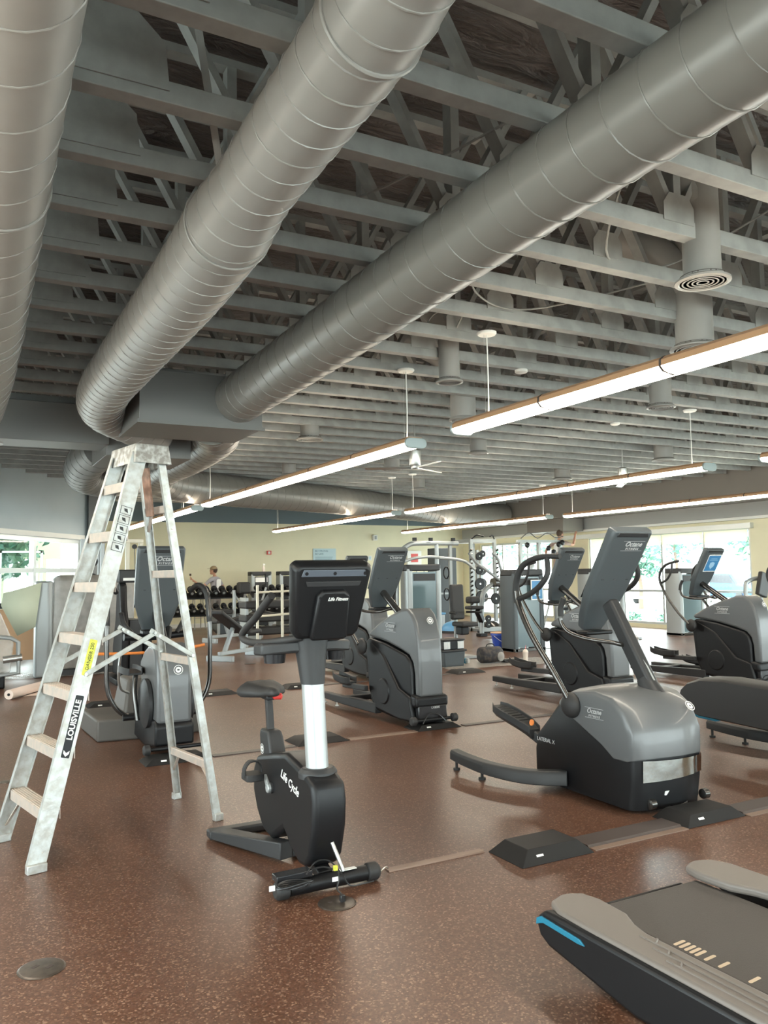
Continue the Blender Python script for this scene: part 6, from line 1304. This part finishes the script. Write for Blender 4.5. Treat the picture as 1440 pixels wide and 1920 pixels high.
# ================================================================== OUTSIDE
def tree(x, y, h_, r, label, dens=520, seed=1):
    rnd = random.Random(seed); t = thing('tree', label, 'tree', (x, y, -.13), group='trees outside')
    MB().tube([(0, 0, 0), (.05, .02, h_ * .3), (-.04, .05, h_ * .55), (.02, 0, h_ * .8)], [.11, .08, .06, .03], 8, smooth=4).obj('trunk', 'trunk', t)
    b = MB()
    for i in range(dens):
        a = rnd.uniform(0, 2 * PI); ph = math.acos(rnd.uniform(-1, 1)); q = r * rnd.uniform(.35, 1) ; c = V((q * math.sin(ph) * math.cos(a), q * math.sin(ph) * math.sin(a), h_ * .68 + q * .85 * math.cos(ph)))
        u = V((rnd.uniform(-1, 1), rnd.uniform(-1, 1), rnd.uniform(-1, 1))).normalized(); v = u.orthogonal().normalized(); s = rnd.uniform(.10, .22)
        b.add([c + u * s, c + v * s * .5, c - u * s, c - v * s * .5], [(0, 1, 2, 3)])
    b.obj('foliage', 'leaf', t, recalc=False, ang=180)
tree(25.5, 25.0, 3.2, 1.2, 'small leafy tree outside the large window', seed=2); tree(31, 28, 5.0, 1.8, 'taller tree beyond the parking strip, behind the window mullions', seed=3); tree(27, 20.5, 4.5, 1.5, 'tree outside at the right end of the window', seed=4); tree(24, 34, 4.6, 1.9, 'tree outside the corner window', seed=5)
tree(1.1, 24.0, 4.0, 1.3, 'leafy tree seen through the pale blue wall window', 700, seed=6); tree(30, 38, 5, 2., 'far tree beside the corner window', seed=7)
for i, (x, y) in enumerate(((17.9, 17.9), (18.0, 16.7), (18.1, 15.6), (18.0, 14.4), (18.0, 13.2))):
    t = thing('shrub', 'low clipped shrub outside the large window, one of a row', 'shrub', (x, y, -.13), group='shrubs outside the window'); b = MB(); rnd = random.Random(i)
    for k in range(160): c = V((rnd.gauss(0, .16), rnd.gauss(0, .18), abs(rnd.gauss(.24, .1)))); u = V((rnd.uniform(-1, 1), rnd.uniform(-1, 1), rnd.uniform(-1, 1))).normalized(); v = u.orthogonal(); s = .06; b.add([c + u * s, c + v * s * .5, c - u * s, c - v * s * .5], [(0, 1, 2, 3)])
    b.obj('foliage', 'leaf', t, recalc=False, ang=180); MB().lathe([(.03, 0), (.02, .25)], n=8).obj('stem', 'trunk', t)
def car(x, y, rz, m, label):
    t = thing('car', label, 'car', (x, y, -.13), rz, group='parked cars outside')
    P = [(-2.2, .35), (-2.25, .75), (-1.9, .9), (-1.2, .95), (-.7, 1.4), (.9, 1.42), (1.5, .98), (2.1, .9), (2.25, .6), (2.2, .35)]
    MB().prism(P, lambda a, c, q: (a, q, c), -.85, .85).obj('car_body', m, t, .08, seg=3)
    MB().prism([(-1.08, .97), (-.65, 1.34), (.85, 1.36), (1.3, 1.0)], lambda a, c, q: (a, q, c), -.86, .86).obj('side_glass', 'gloss', t)
    for a in (-1.4, 1.4):
        for s in (-1, 1): MB().lathe([(.2, -.1), (.32, -.09), (.32, .09), (.2, .1)], (a, s * .8, .32), (0, 1, 0), 20).obj('wheel', 'blacksoft', t)
car(31, 24.5, 1.2, 'carblue', 'dark blue car parked outside the large window'); car(29.5, 31, 1.2, 'carwhite', 'white car parked outside the corner window'); car(33.5, 19.5, 1.2, 'carblue', 'second blue car outside, nearer the right window end')
o = MB().box(20.0, 20.12, 8, 40, .55, .63).obj('rail', 'alum'); o['label'] = 'long grey rail running outside below the window line'; o['category'] = 'railing'
for i in range(9): MB().box(.0, .08, -.04, .04, -.68, .0).obj('post', 'alum', o, loc=(20.02, 9 + i * 3.8, .55))
# next room behind the pale blue wall: a swim hall style space with tall frames
t = thing('garden_wall', 'pale building wall with small vents seen through the pale blue wall window', 'wall', (2.6, 27, -.13)); R_ = Matrix.Rotation(.25, 3, 'Z')
t.rotation_euler = (0, 0, .3); MB().box(-9, 3, 0, .3, 2.25, 5).obj('upper_wall', 'farwall', t); MB().box(-1.3, -1.05, -.02, .28, 0, 2.25).box(-.2, .05, -.02, .28, 0, 2.25).obj('pillars', 'farwall', t)
for x in (-2.6, -.9): MB().box(x, x + .5, -.03, -.001, 2.6, 2.72).obj('vent', 'greyframe', t)
t = thing('play_frame', 'white slatted frame with a dark curved chute seen through the pale blue wall window', 'play frame', (1.1, 22.3, -.13))
MB().box(-2.6, 1.0, 0, .06, 1.80, 1.86).box(-2.6, 1.0, 0, .06, 2.3, 2.35).obj('rail', 'alum', t); MB().tube([(-1.2, -.2, 2.3), (-.7, -.2, 2.2), (-.2, -.2, 1.9), (.0, -.2, 1.75)], .05, 10, smooth=4).obj('chute_tube', 'char', t); MB().ell((-.35, -.2, 2.12), (.16, .1, .12), 14, 8).obj('round_float', 'char', t)
for x in (-2.5, -1.3, 0, .95): MB().box(x, x + .06, 0, .06, 0, 2.35).obj('post', 'alum', t)
